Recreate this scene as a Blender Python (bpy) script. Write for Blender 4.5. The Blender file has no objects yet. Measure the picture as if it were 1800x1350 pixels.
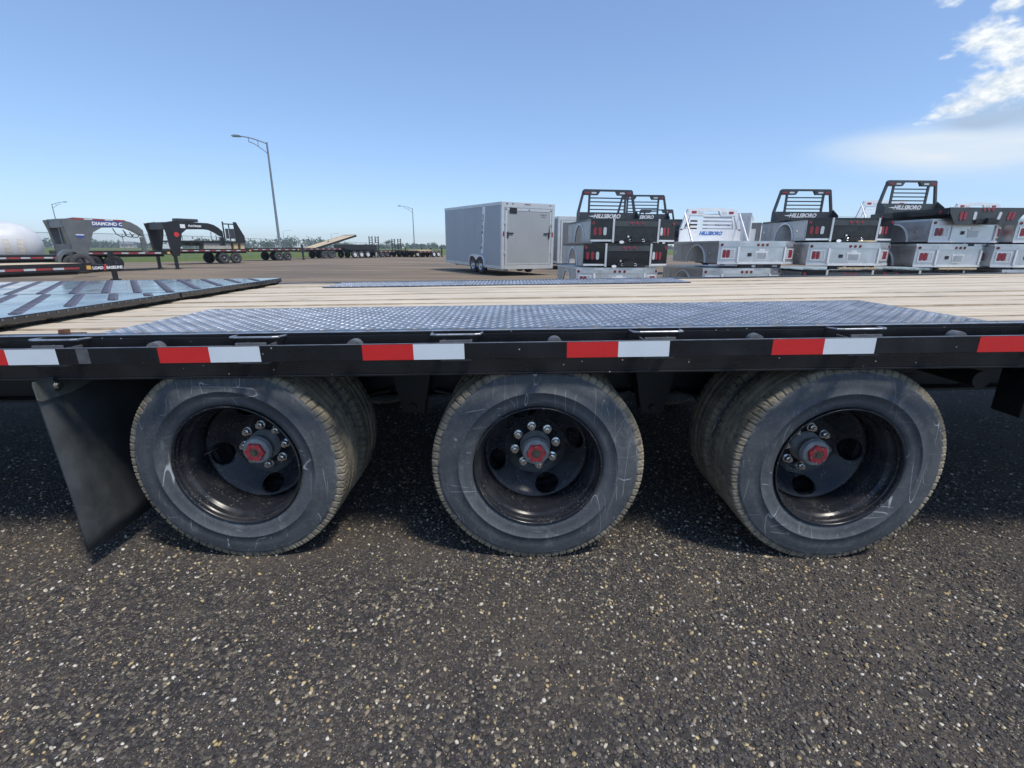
import bpy, bmesh, math, random
import numpy as np
from mathutils import Vector, Matrix
R = math.radians
random.seed(7); rng = np.random.default_rng(11)
S = bpy.context.scene
COL = S.collection

# ------------------------------------------------------------------ camera
cd = bpy.data.cameras.new('camera'); cam = bpy.data.objects.new('camera', cd); COL.objects.link(cam)
cd.sensor_width = 36.0; cd.lens = 36.0 * 828.0 / 1800.0; cd.clip_start = 0.02; cd.clip_end = 6000
PITCH, ROLL = 0.2811, 0.0039
cam.matrix_world = (Matrix.Translation((0, -1.5, 1.1875)) @ Matrix.Rotation(math.pi/2 - PITCH, 4, 'X') @ Matrix.Rotation(ROLL, 4, 'Z'))
S.camera = cam

# ------------------------------------------------------------------ sky and sun
SUN_EL, SUN_AZ = R(61), R(134)          # azimuth clockwise from +Y (towards +X)
SUN_STRENGTH, SUN_ANGLE = 2.0, R(9)
SKY_STRENGTH, EXPOSURE = 0.097, 0.80
W = bpy.data.worlds.new('World'); S.world = W; W.use_nodes = True
wt = W.node_tree; wt.nodes.clear(); WN = wt.nodes.new; WL = wt.links.new
wo = WN('ShaderNodeOutputWorld'); bg = WN('ShaderNodeBackground'); bg.inputs[1].default_value = SKY_STRENGTH
sky = WN('ShaderNodeTexSky'); sky.sky_type = 'NISHITA'; sky.sun_disc = False
sky.sun_elevation = SUN_EL; sky.sun_rotation = SUN_AZ; sky.altitude = 600
sky.air_density = 1.0; sky.dust_density = 0.45; sky.ozone_density = 2.6
tc = WN('ShaderNodeTexCoord')
def wmath(op, a, b=None):
    n = WN('ShaderNodeMath'); n.operation = op
    for i, v in enumerate((a, b)):
        if v is None: continue
        if isinstance(v, (int, float)): n.inputs[i].default_value = v
        else: WL(v, n.inputs[i])
    return n.outputs[0]
def wblob(d, r, w, zs=2.0):
    m = WN('ShaderNodeVectorMath'); m.operation = 'MULTIPLY'; WL(tc.outputs['Generated'], m.inputs[0]); m.inputs[1].default_value = (1, 1, zs)
    q = WN('ShaderNodeVectorMath'); q.operation = 'DISTANCE'; WL(m.outputs[0], q.inputs[0]); q.inputs[1].default_value = (d[0], d[1], d[2]*zs)
    mr = WN('ShaderNodeMapRange'); mr.interpolation_type = 'SMOOTHSTEP'; WL(q.outputs['Value'], mr.inputs[0])
    mr.inputs[1].default_value = r; mr.inputs[2].default_value = 0; mr.inputs[3].default_value = 0; mr.inputs[4].default_value = w
    return mr.outputs[0]
def wsum(L):
    s = L[0]
    for x in L[1:]: s = wmath('ADD', s, x)
    return s
def wmaxl(L):
    s = L[0]
    for x in L[1:]: s = wmath('MAXIMUM', s, x)
    return s
def wnoise(scale, detail, rough, dist=0.0, off=(0, 0, 0), zs=1.8):
    m = WN('ShaderNodeMapping'); WL(tc.outputs['Generated'], m.inputs[0]); m.inputs['Scale'].default_value = (1, 1, zs); m.inputs['Location'].default_value = off
    n = WN('ShaderNodeTexNoise'); WL(m.outputs[0], n.inputs['Vector'])
    n.inputs['Scale'].default_value = scale; n.inputs['Detail'].default_value = detail; n.inputs['Roughness'].default_value = rough; n.inputs['Distortion'].default_value = dist
    return n.outputs[0]
cum = wmaxl([wblob((0.6287,0.7290,0.2707), 0.056, 1.0, 1.5), wblob((0.6482,0.7167,0.2573), 0.061, 1.0, 1.5), wblob((0.6186,0.7353,0.2769), 0.030, 0.7, 2), wblob((0.6399,0.7216,0.2642), 0.056, 0.9, 1.5), wblob((0.6049,0.7757,0.1797), 0.028, 0.8, 3), wblob((0.6149,0.7666,0.1851), 0.036, 0.85, 2.6), wblob((0.6257,0.7559,0.1927), 0.042, 0.95, 2), wblob((0.6373,0.7442,0.1998), 0.050, 1.0, 1.7), wblob((0.6493,0.7317,0.2076), 0.058, 1.0, 1.6), wblob((0.6613,0.7187,0.2147), 0.070, 1.0, 1.6), wblob((0.6755,0.7036,0.2207), 0.086, 1.0, 1.6), wblob((0.6068,0.7520,0.2575), 0.025, 0.7, 4), wblob((0.5853,0.7448,0.3206), 0.034, 0.8, 2), wblob((0.6382,0.7075,0.3036), 0.042, 0.8, 2),
            wblob((.82,.53,.23), .14, 1.0, 1.8), wblob((.9,.4,.3), .2, .9, 1.8), wblob((.4,-.87,.3), .3, .8, 1.8), wblob((-.5,-.8,.33), .3, .8, 1.8)])
cn = wnoise(48, 9, .6, .2)
dens = wmath('ADD', cum, wmath('MULTIPLY', wmath('SUBTRACT', cn, .5), 1.7))
mr = WN('ShaderNodeMapRange'); mr.interpolation_type = 'SMOOTHSTEP'; WL(dens, mr.inputs[0]); mr.inputs[1].default_value = .22; mr.inputs[2].default_value = 1.0
gate = wmath('MINIMUM', wmath('MULTIPLY', cum, 3.0), 1.0)
cl_a = wmath('MULTIPLY', mr.outputs[0], gate)
# grey flat cloud base and thin high veil on the right
base = wsum([wblob((0.6691,0.7206,0.1819), .09, 1.0, 2.6), wblob((0.6479,0.7414,0.1749), .06, .6, 3.5), wblob((.74,.65,.175), .12, .9, 3.0), wblob((.86,.48,.18), .2, .8, 2.6)])
bn = wnoise(9, 6, .55, .2, (3, 1, 0), 3.0)
ba = wmath('MULTIPLY', wmath('MINIMUM', base, 1.0), wmath('MULTIPLY', bn, 1.7))
veil = wsum([wblob((0.5774,0.8012,0.1571), .14, .45, 5.0), wblob((0.6419,0.7528,0.1458), .22, .7, 4.5), wblob((0.6960,0.7058,0.1321), .22, .7, 4.0), wblob((.9,.42,.15), .4, .7, 2.6)])
vn = wnoise(4, 6, .55, .4, (0, 4, 2), 6.0)
va = wmath('MULTIPLY', wmath('MINIMUM', veil, 1.0), wmath('MULTIPLY', vn, 1.5))
def wmix(fac, a, b):
    m = WN('ShaderNodeMix'); m.data_type = 'RGBA'; WL(fac, m.inputs[0])
    WL(a, m.inputs[6])
    if isinstance(b, tuple): m.inputs[7].default_value = (*b, 1)
    else: WL(b, m.inputs[7])
    return m.outputs[2]
tint = WN('ShaderNodeMix'); tint.data_type = 'RGBA'; tint.blend_type = 'MULTIPLY'; tint.inputs[0].default_value = 1.0
pre = WN('ShaderNodeVectorMath'); pre.operation = 'SCALE'; WL(sky.outputs[0], pre.inputs[0]); pre.inputs['Scale'].default_value = .144
gam = WN('ShaderNodeGamma'); WL(pre.outputs[0], gam.inputs[0]); gam.inputs[1].default_value = .70      # thin summer haze evens the sky out
WL(gam.outputs[0], tint.inputs[6]); tint.inputs[7].default_value = (.66/.144, .785/.144, .97/.144, 1)
c1 = wmix(va, tint.outputs[2], (4.9, 5.35, 5.7))
c2 = wmix(ba, c1, (2.6, 3.4, 4.5))
shade = WN('ShaderNodeMapRange'); WL(wnoise(55, 6, .6, 0, (0, 0, .012)), shade.inputs[0]); shade.inputs[1].default_value = .35; shade.inputs[2].default_value = .6
ccol = WN('ShaderNodeMix'); ccol.data_type = 'RGBA'; WL(shade.outputs[0], ccol.inputs[0]); ccol.inputs[6].default_value = (3.9, 4.5, 5.1, 1); ccol.inputs[7].default_value = (6.0, 6.2, 6.3, 1)
c3 = wmix(cl_a, c2, ccol.outputs[2])
WL(c3, bg.inputs[0]); WL(bg.outputs[0], wo.inputs[0])

sd = bpy.data.lights.new('sun', 'SUN'); sd.energy = SUN_STRENGTH; sd.angle = SUN_ANGLE; sd.color = (1.0, .93, .82)
sun = bpy.data.objects.new('sun', sd); COL.objects.link(sun)
sdir = Vector((math.sin(SUN_AZ)*math.cos(SUN_EL), math.cos(SUN_AZ)*math.cos(SUN_EL), math.sin(SUN_EL)))
sun.rotation_euler = sdir.to_track_quat('Z', 'Y').to_euler()
sun.location = sdir * 50
HAZE = .0005
vs = S.view_settings; vs.view_transform = 'Standard'; vs.look = 'None'; vs.gamma = 1; vs.exposure = EXPOSURE; vs.use_curve_mapping = False
S.cycles.max_bounces = 6; S.cycles.use_denoising = True

# ------------------------------------------------------------------ material helpers
class NT:
    def __init__(s, name):
        s.m = bpy.data.materials.new(name); s.m.use_nodes = True; s.t = s.m.node_tree
        s.p = s.t.nodes['Principled BSDF']; s.tc = None
    def n(s, typ, **kw):
        x = s.t.nodes.new(typ)
        for k, v in kw.items():
            if k in ('operation', 'data_type', 'blend_type', 'interpolation_type', 'feature', 'noise_dimensions', 'attribute_name', 'wave_type', 'bands_direction', 'attribute_type', 'distance', 'interpolation'): setattr(x, k, v)
            else:
                sk = x.inputs[k if not k.startswith('i') or not k[1:].isdigit() else int(k[1:])]
                if hasattr(v, 'is_output'): s.t.links.new(v, sk)
                else: sk.default_value = v
        return x
    def coord(s, kind='Object', scale=(1, 1, 1), rnd=False):
        if s.tc is None: s.tc = s.n('ShaderNodeTexCoord')
        v = s.tc.outputs[kind]
        if rnd:
            oi = s.n('ShaderNodeObjectInfo'); mm = s.n('ShaderNodeMath', operation='MULTIPLY', i0=oi.outputs['Random'], i1=37.0)
            v = s.n('ShaderNodeVectorMath', operation='ADD', i0=v, i1=mm.outputs[0]).outputs[0]
        if tuple(scale) != (1, 1, 1): v = s.n('ShaderNodeVectorMath', operation='MULTIPLY', i0=v, i1=scale).outputs[0]
        return v
    def noise(s, v, scale, detail=4, rough=.55, dist=0.):
        return s.n('ShaderNodeTexNoise', Vector=v, Scale=scale, Detail=detail, Roughness=rough, Distortion=dist).outputs[0]
    def vor(s, v, scale, out='Distance', feature='F1', rnd=1.0):
        return s.n('ShaderNodeTexVoronoi', feature=feature, Vector=v, Scale=scale, Randomness=rnd).outputs[out]
    def math(s, op, a, b=0.0, c=None):
        x = s.n('ShaderNodeMath', operation=op, i0=a, i1=b)
        if c is not None: x.inputs[2].default_value = c
        return x.outputs[0]
    def ramp(s, f, a, b, c=0., d=1., smooth=True):
        x = s.n('ShaderNodeMapRange', i0=f, i1=a, i2=b, i3=c, i4=d)
        x.interpolation_type = 'SMOOTHSTEP' if smooth else 'LINEAR'
        return x.outputs[0]
    def mix(s, f, a, b, mode='MIX'):
        x = s.n('ShaderNodeMix', data_type='RGBA', blend_type=mode)
        for i, v in ((0, f), (6, a), (7, b)):
            if hasattr(v, 'is_output'): s.t.links.new(v, x.inputs[i])
            else: x.inputs[i].default_value = v if i == 0 else (*v[:3], 1)
        return x.outputs[2]
    def cramp(s, f, stops):
        x = s.n('ShaderNodeValToRGB', i0=f); e = x.color_ramp.elements
        while len(e) > 1: e.remove(e[0])
        e[0].position = stops[0][0]; e[0].color = (*stops[0][1], 1)
        for p, c in stops[1:]:
            k = e.new(p); k.color = (*c, 1)
        return x.outputs[0]
    def set(s, base=None, rough=None, metal=None, spec=None, bump=None, bs=.3, bd=.002, coat=None):
        for k, v in (('Base Color', base), ('Roughness', rough), ('Metallic', metal), ('Specular IOR Level', spec), ('Coat Weight', coat)):
            if v is None: continue
            if hasattr(v, 'is_output'): s.t.links.new(v, s.p.inputs[k])
            else: s.p.inputs[k].default_value = (*v, 1) if k == 'Base Color' else v
        if bump is not None:
            b = s.n('ShaderNodeBump', Strength=bs, Distance=bd, Height=bump); s.t.links.new(b.outputs[0], s.p.inputs['Normal'])
        return s.m
def simple(name, base, rough=.5, metal=0., var=.15, scale=6., rnd=True, dust=0., dustcol=(.22, .2, .17), spec=None):
    """colour with low-frequency wear, roughness variation and optional dust"""
    t = NT(name); v = t.coord('Object', rnd=rnd)
    n = t.noise(v, scale, 6, .6); n2 = t.noise(v, scale*7, 3, .6)
    lo = tuple(c*(1-var) for c in base); hi = tuple(min(1, c*(1+var)) for c in base)
    c = t.mix(t.ramp(n, .3, .7), lo, hi)
    if dust > 0: c = t.mix(t.math('MULTIPLY', t.ramp(n2, .45, .75), dust), c, dustcol)
    return t.set(c, t.ramp(n2, .2, .8, max(.03, rough-.08), min(1, rough+.1)), metal, spec)

def m_black_paint(name='black_trailer_paint', base=(.010, .011, .013), rough=.32, speck=.5, spsc=75, spth=(.055, .035), spec=.5):
    t = NT(name); v = t.coord('Object', rnd=True)
    n = t.noise(v, 5, 6, .6); sp = t.vor(v, spsc); msk = t.noise(v, 4, 3)
    f = t.math('MULTIPLY', t.ramp(sp, spth[0], spth[1]), t.ramp(msk, .40, .52))
    dust = t.math('MULTIPLY', t.ramp(n, .45, .8), .35)
    c = t.mix(dust, base, (.035, .034, .033)); c = t.mix(t.math('MULTIPLY', f, speck), c, (.55, .53, .5))
    streak = t.noise(t.coord('Object', (1.5, 1.5, 40), True), 3, 4)
    return t.set(c, t.ramp(t.math('ADD', n, t.math('MULTIPLY', streak, .3)), .4, 1., max(.05, rough-.1), rough+.12), 0, spec)

def m_tyre(name, tread=False):
    t = NT(name); v = t.coord('Object', rnd=True); raw = t.coord('Object')
    n = t.noise(v, 7, 6, .65); fine = t.noise(v, 90, 4, .7)
    if tread:
        n1 = t.noise(v, 30, 6, .7)
        c = t.mix(t.ramp(n, .35, .7), (.17, .148, .112), (.33, .285, .205))
        c = t.mix(t.ramp(n1, .5, .75), c, (.05, .047, .044))
        zig = t.n('ShaderNodeTexWave', wave_type='BANDS', bands_direction='DIAGONAL', Vector=raw, Scale=28., Distortion=2.5).outputs['Fac']
        return t.set(c, .95, 0, .2, t.math('ADD', t.math('MULTIPLY', fine, .5), zig), .5, .0018)
    c = t.mix(t.ramp(n, .3, .75), (.058, .065, .073), (.094, .103, .112))
    c = t.mix(t.math('MULTIPLY', t.ramp(fine, .48, .72), .5), c, (.15, .153, .155)); c = t.mix(t.math('MULTIPLY', t.ramp(t.noise(v, 28, 5, .7), .55, .75), .4), c, (.14, .135, .12))
    # rubbed scratches: iso-lines of stretched noises, only in patches
    def scr(scale, sc, w, lo):
        nn = t.noise(t.coord('Object', scale, True), sc, 0.0, .4, 0.0)
        l = t.ramp(t.math('ABSOLUTE', t.math('SUBTRACT', nn, .5)), w, w*.25)
        return t.math('MULTIPLY', l, t.ramp(t.noise(v, lo[0], 2), lo[1], lo[1]+.1))
    s = t.math('MAXIMUM', scr((1.6, 1, .16), 9, .0042, (7, .52)), scr((.15, 1, 1.7), 8, .0036, (8, .53)))
    s = t.math('MAXIMUM', s, scr((2.2, 1, .5), 12, .0055, (11, .53)))
    s2 = t.math('MULTIPLY', t.ramp(t.noise(t.coord('Object', (60, 60, 7), True), 1.6, 3, .6), .66, .74), t.ramp(t.noise(v, 12, 2), .52, .62))
    s3 = t.math('MULTIPLY', t.ramp(t.noise(t.coord('Object', (8, 60, 60), True), 1.6, 3, .6), .67, .75), t.ramp(t.noise(v, 10, 2), .54, .64))
    s = t.math('MAXIMUM', t.math('MULTIPLY', s, .75), t.math('MULTIPLY', t.math('MAXIMUM', s2, s3), .8))
    c = t.mix(t.math('MULTIPLY', s, .95), c, (.55, .57, .58))
    scf = t.math('MULTIPLY', t.ramp(t.noise(t.coord('Object', (1, 1, .5), True), 13, 7, .75, .5), .54, .66), t.ramp(t.noise(v, 4, 2), .45, .6))
    c = t.mix(t.math('MULTIPLY', scf, .35), c, (.26, .265, .265))
    # dried mud near the tread shoulder (distance from the axle)
    sx = t.n('ShaderNodeSeparateXYZ', i0=raw); r2 = t.math('ADD', t.math('MULTIPLY', sx.outputs[0], sx.outputs[0]), t.math('MULTIPLY', sx.outputs[2], sx.outputs[2]))
    rad = t.math('SQRT', r2)
    ring = t.math('MULTIPLY', t.math('SINE', t.math('MULTIPLY', rad, 1700.)), t.math('MULTIPLY', t.ramp(rad, .296, .302), t.ramp(rad, .352, .346)))
    mud = t.ramp(t.math('ADD', rad, t.math('MULTIPLY', t.math('SUBTRACT', t.noise(v, 16, 5, .7), .5), .05)), .357, .372)
    c = t.mix(t.math('MULTIPLY', mud, .8), c, (.29, .265, .21))
    return t.set(c, t.ramp(n, .3, .8, .5, .75), 0, .35, t.math('ADD', t.math('ADD', fine, t.math('MULTIPLY', s, .6)), t.math('MULTIPLY', ring, .5)), .3, .0009)

def m_wood(name, a, b, ring=(.20, .13, .07)):
    t = NT(name); v = t.coord('Object', (.8, 14, 14), True); v2 = t.coord('Object', rnd=True)
    g = t.noise(v, 4, 8, .65, 1.2); k = t.noise(v2, 1.2, 3)
    gr = t.n('ShaderNodeTexWave', wave_type='BANDS', bands_direction='Y', Vector=t.coord('Object', (.10, 1, 1), True), Scale=9., Distortion=9., Detail=3.).outputs['Fac']
    c = t.mix(t.ramp(g, .3, .7), a, b); c = t.mix(t.math('MULTIPLY', t.ramp(gr, .55, .95), .42), c, ring)
    oi = t.n('ShaderNodeObjectInfo'); c = t.mix(t.ramp(oi.outputs['Random'], 0, 1, 0, .22, False), c, (.36, .25, .14))
    c = t.mix(t.math('MULTIPLY', t.ramp(k, .45, .75), .5), c, (.36, .31, .25)); c = t.mix(t.math('MULTIPLY', t.ramp(t.noise(t.coord('Object', (.35, 22, 14), True), 3, 6, .7), .56, .72), .55), c, (.27, .20, .13))
    kn = t.vor(t.coord('Object', (.55, 3, 3), True), 2.0); c = t.mix(t.ramp(kn, .07, .03), c, (.15, .085, .04))
    return t.set(c, .75, 0, .3, g, .35, .0015)

def m_gravel():
    t = NT('gravel_yard'); v = t.coord('Object')
    c1 = t.vor(v, 95, 'Color'); d1 = t.vor(v, 95); c2 = t.vor(v, 230, 'Color'); d2 = t.vor(v, 230)
    r1 = t.n('ShaderNodeSeparateColor', i0=c1).outputs[0]; r2 = t.n('ShaderNodeSeparateColor', i0=c2).outputs[1]
    st = t.cramp(r1, [(0, (.029, .028, .029)), (.45, (.050, .047, .047)), (.72, (.082, .074, .069)), (.85, (.115, .100, .080)), (.93, (.19, .16, .11)), (1, (.36, .32, .25))])
    fi = t.cramp(r2, [(0, (.028, .027, .028)), (.6, (.057, .051, .048)), (.88, (.10, .088, .076)), (1, (.28, .25, .20))])
    near = t.mix(t.ramp(t.noise(v, 3.0, 5, .6), .42, .6), st, fi)
    big = t.noise(v, 1.3, 5, .6); near = t.mix(t.math('MULTIPLY', t.ramp(big, .42, .68), .55), near, (.092, .077, .064))
    sx = t.n('ShaderNodeSeparateXYZ', i0=v)
    near = t.mix(t.ramp(t.noise(v, 2.2, 4, .6, .4), .55, .7, 0, .5), near, (.125, .104, .083))
    # the rest of the yard: packed dust and fine stone, streaked by traffic
    tr = t.noise(t.coord('Object', (.16, 1.0, 1), False), .55, 6, .6); fn = t.noise(v, 14, 5, .7); bg_ = t.noise(v, .12, 4, .55)
    far = t.mix(t.ramp(tr, .35, .65), (.19, .150, .110), (.30, .235, .165))
    far = t.mix(t.math('MULTIPLY', t.ramp(fn, .4, .7), .4), far, (.12, .100, .082))
    far = t.mix(t.math('MULTIPLY', t.ramp(bg_, .45, .62), .6), far, (.15, .124, .100))
    f = t.ramp(t.math('ADD', sx.outputs[1], t.math('MULTIPLY', t.noise(v, .35, 4), 5.0)), 5.0, 9.0)
    c = t.mix(f, near, far)
    h = t.math('SUBTRACT', t.math('ADD', t.math('MULTIPLY', fn, .8), .3), t.math('ADD', d1, t.math('MULTIPLY', d2, .5)))
    return t.set(c, .9, 0, .25, h, .9, .006)

def m_pebble():
    t = NT('pebble_stone'); a = t.n('ShaderNodeAttribute', attribute_name='tint'); v = t.coord('Object')
    n = t.noise(v, 420, 3, .6); c = t.mix(t.ramp(n, .3, .7, 0, .4), a.outputs['Color'], (.08, .072, .064))
    return t.set(c, .75, 0, .3)
def m_grass():
    t = NT('mown_grass'); v = t.coord('Object'); n = t.noise(v, .08, 5, .6); f = t.noise(v, 6, 5, .7)
    c = t.mix(t.ramp(n, .35, .65), (.10, .145, .035), (.16, .19, .055)); c = t.mix(t.math('MULTIPLY', t.ramp(f, .4, .7), .5), c, (.07, .10, .03))
    return t.set(c, .95, 0, .1, f, .8, .05)
def m_alu(name, a, b, rough=.34, metal=.9, sc=3.0):
    t = NT(name); v = t.coord('Object', rnd=True); n = t.noise(v, sc, 5, .6); br = t.noise(t.coord('Object', (1, 1, 30), True), 3, 4, .6)
    c = t.mix(t.ramp(n, .3, .7), a, b)
    return t.set(c, t.ramp(t.math('ADD', n, t.math('MULTIPLY', br, .5)), .5, 1.0, rough-.08, rough+.16), metal, .5, br, .08, .001)
def m_rim():
    t = NT('black_rim_paint'); v = t.coord('Object', rnd=True); n = t.noise(v, 9, 5, .6); sp = t.vor(v, 110); m = t.noise(v, 14, 4, .65)
    c = t.mix(t.math('MULTIPLY', t.ramp(n, .45, .75), .5), (.018, .020, .025), (.075, .073, .070))
    c = t.mix(t.math('MULTIPLY', t.math('MULTIPLY', t.ramp(sp, .30, .10), t.ramp(m, .44, .58)), .75), c, (.30, .285, .24))
    return t.set(c, t.ramp(n, .3, .8, .2, .45), 0, .35)
def m_tape(name, col, rough=.35):
    t = NT(name); v = t.coord('Object'); h = t.vor(t.coord('Object'), 260, 'Distance'); n = t.noise(v, 9, 4)
    c = t.mix(t.math('MULTIPLY', t.ramp(n, .4, .8), .18), col, tuple(x*.6 for x in col)); c = t.mix(t.ramp(h, .1, .5, .08, 0.), c, (.3, .3, .3))
    return t.set(c, rough, 0, .5)
def m_leaf(name, a, b):
    t = NT(name); v = t.coord('Object'); n = t.noise(v, .5, 4); oi = t.n('ShaderNodeAttribute', attribute_name='tint')
    c = t.mix(t.ramp(n, .3, .7), a, b)
    return t.set(c, .8, 0, .2)

M = dict(
    black=m_black_paint(speck=.75, spsc=26, spth=(.075, .05)), frame=m_black_paint('underbody_black_paint', (.008, .008, .009), .5, .2),
    plate=m_black_paint('checker_plate_paint', (.075, .084, .105), .26, .12, 60, spec=1.0), ramp=m_black_paint('ramp_gloss_black', (.014, .015, .018), .1, .06, 30, spec=1.0),
    redb=simple('weathered_red_tape', (.36, .045, .045), .5, 0, .2, 4, dust=.2), whiteb=simple('weathered_white_tape', (.55, .57, .58), .5, 0, .15, 4, dust=.2),
    cleat=simple('scuffed_cleat_paint', (.13, .125, .155), .4, 0, .2, 20),
    treadtop=simple('sky_lit_tread_tops', (.30, .33, .385), .46, .2, .3, 9, dust=.25),  # pale blue-grey paints sky and sun glints onto the raised lozenges
    woodedge=simple('shaded_plank_edge', (.30, .24, .165), .85, 0, .3, 9),  # darker tone paints the shade of board edges and seams
    wood=m_wood('deck_wood', (.58, .50, .38), (.80, .71, .56)), wood2=m_wood('pale_plank_wood', (.62, .50, .33), (.75, .62, .42)),
    red=m_tape('red_reflective_tape', (.62, .022, .022)), white=m_tape('white_reflective_tape', (.70, .76, .80)),
    side=m_tyre('tyre_sidewall_rubber'), tread=m_tyre('dusty_tread_rubber', True), rim=m_rim(),
    flap=simple('mudflap_rubber', (.050, .056, .060), .5, 0, .35, 5, dust=.35, dustcol=(.09, .085, .075)),
    bracket=simple('grey_bracket_paint', (.10, .11, .10), .5, 0, .2, 12, dust=.3), chrome=simple('zinc_nut', (.80, .79, .76), .2, 1., .12, 60, dust=.1),
    hub=simple('hub_grey_paint', (.36, .365, .36), .5, 0, .25, 30, dust=.35), redcap=simple('hub_cap_red', (.75, .06, .065), .45, 0, .25, 50, dust=.2),
    brass=simple('hub_plug', (.24, .21, .15), .4, .6, .25, 60), steel=simple('worn_lit_steel_edge', (.42, .43, .45), .4, .8, .25, 20),
    spool=simple('grey_spool_paint', (.105, .11, .118), .5, 0, .25, 40, dust=.3),
    alu=m_alu('aluminium_sheet', (.62, .635, .63), (.76, .775, .77)), alud=m_alu('aluminium_side', (.46, .46, .46), (.58, .58, .57), .42),
    alup=simple('aluminium_trim_bright', (.78, .79, .80), .35, .3, .06, 4), bedblk=m_black_paint('bed_gloss_black', (.012, .013, .017), .16, .15, 40),
    charc=simple('charcoal_powder_coat', (.060, .068, .070), .38, 0, .15, 4), rack=simple('rack_dark_grey', (.045, .050, .058), .4, 0, .15, 5),
    neck=simple('charcoal_neck_paint', (.125, .135, .137), .42, 0, .15, 2), lred=simple('red_lens', (.27, .03, .045), .2, 0, .2, 30), lclr=simple('clear_lens', (.6, .62, .63), .2, .2, .1, 30),
    amber=simple('amber_lens', (.75, .42, .10), .25, 0, .1, 30), txtw=simple('white_lettering', (.78, .79, .80), .5, 0, .04, 8), txtb=simple('blue_lettering', (.03, .12, .42), .5, 0, .1, 8),
    txtd=simple('dark_lettering', (.03, .03, .035), .5, 0, .1, 8), redp=simple('red_paint_mark', (.55, .04, .04), .5, 0, .1, 8), bluep=simple('blue_decal', (.05, .08, .25), .4, 0, .1, 8),
    silver=simple('silver_trailer_skin', (.37, .405, .44), .42, .1, .03, .5), silverd=simple('silver_ramp_door', (.37, .39, .40), .45, .15, .05, .8),
    trim=simple('satin_aluminium_trim', (.62, .64, .64), .4, .4, .06, 3), greyskin=simple('dark_grey_skin', (.16, .165, .175), .35, .1, .08, 1), whiteskin=simple('white_trailer_skin', (.72, .74, .75), .4, 0, .04, 1),
    dark=simple('dark_plastic', (.02, .02, .022), .5, 0, .2, 10), bgtyre=simple('background_tyre', (.035, .037, .04), .75, 0, .2, 8, dust=.3), bgrim=simple('grey_wheel', (.10, .105, .11), .35, .3, .2, 20),
    wrim=simple('white_wheel', (.72, .73, .74), .4, 0, .06, 20), mrim=simple('bright_alloy_wheel', (.6, .61, .62), .25, .9, .1, 20),
    bgblk=simple('background_black_paint', (.016, .016, .018), .38, 0, .2, 3, dust=.12), tank=simple('white_tank_skin', (.62, .63, .64), .45, 0, .05, 1.5), tankt=simple('translucent_rib', (.62, .58, .52), .5, 0, .06, 2),
    galv=simple('galvanised_steel', (.20, .235, .26), .5, .3, .12, 3), conc=simple('concrete_block', (.34, .34, .32), .9, 0, .15, 4), bark=simple('bark', (.09, .07, .055), .9, 0, .3, 4),
    leafd=m_leaf('spruce_needles', (.030, .055, .035), (.05, .08, .045)), leafm=m_leaf('aspen_leaves', (.070, .105, .055), (.105, .145, .075)), grass=m_grass(), gravel=m_gravel(), pebble=m_pebble(),
    hose=simple('black_hose', (.02, .022, .025), .45, 0, .1, 10), beige=simple('beige_wall', (.45, .42, .36), .8, 0, .1, 1), roofg=simple('grey_roof', (.2, .2, .21), .8, 0, .1, 1), timber=simple('dunnage_timber', (.50, .40, .24), .8, 0, .2, 6),
    sticker=simple('white_oval_sticker', (.8, .81, .82), .4, 0, .03, 20),
)

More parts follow.
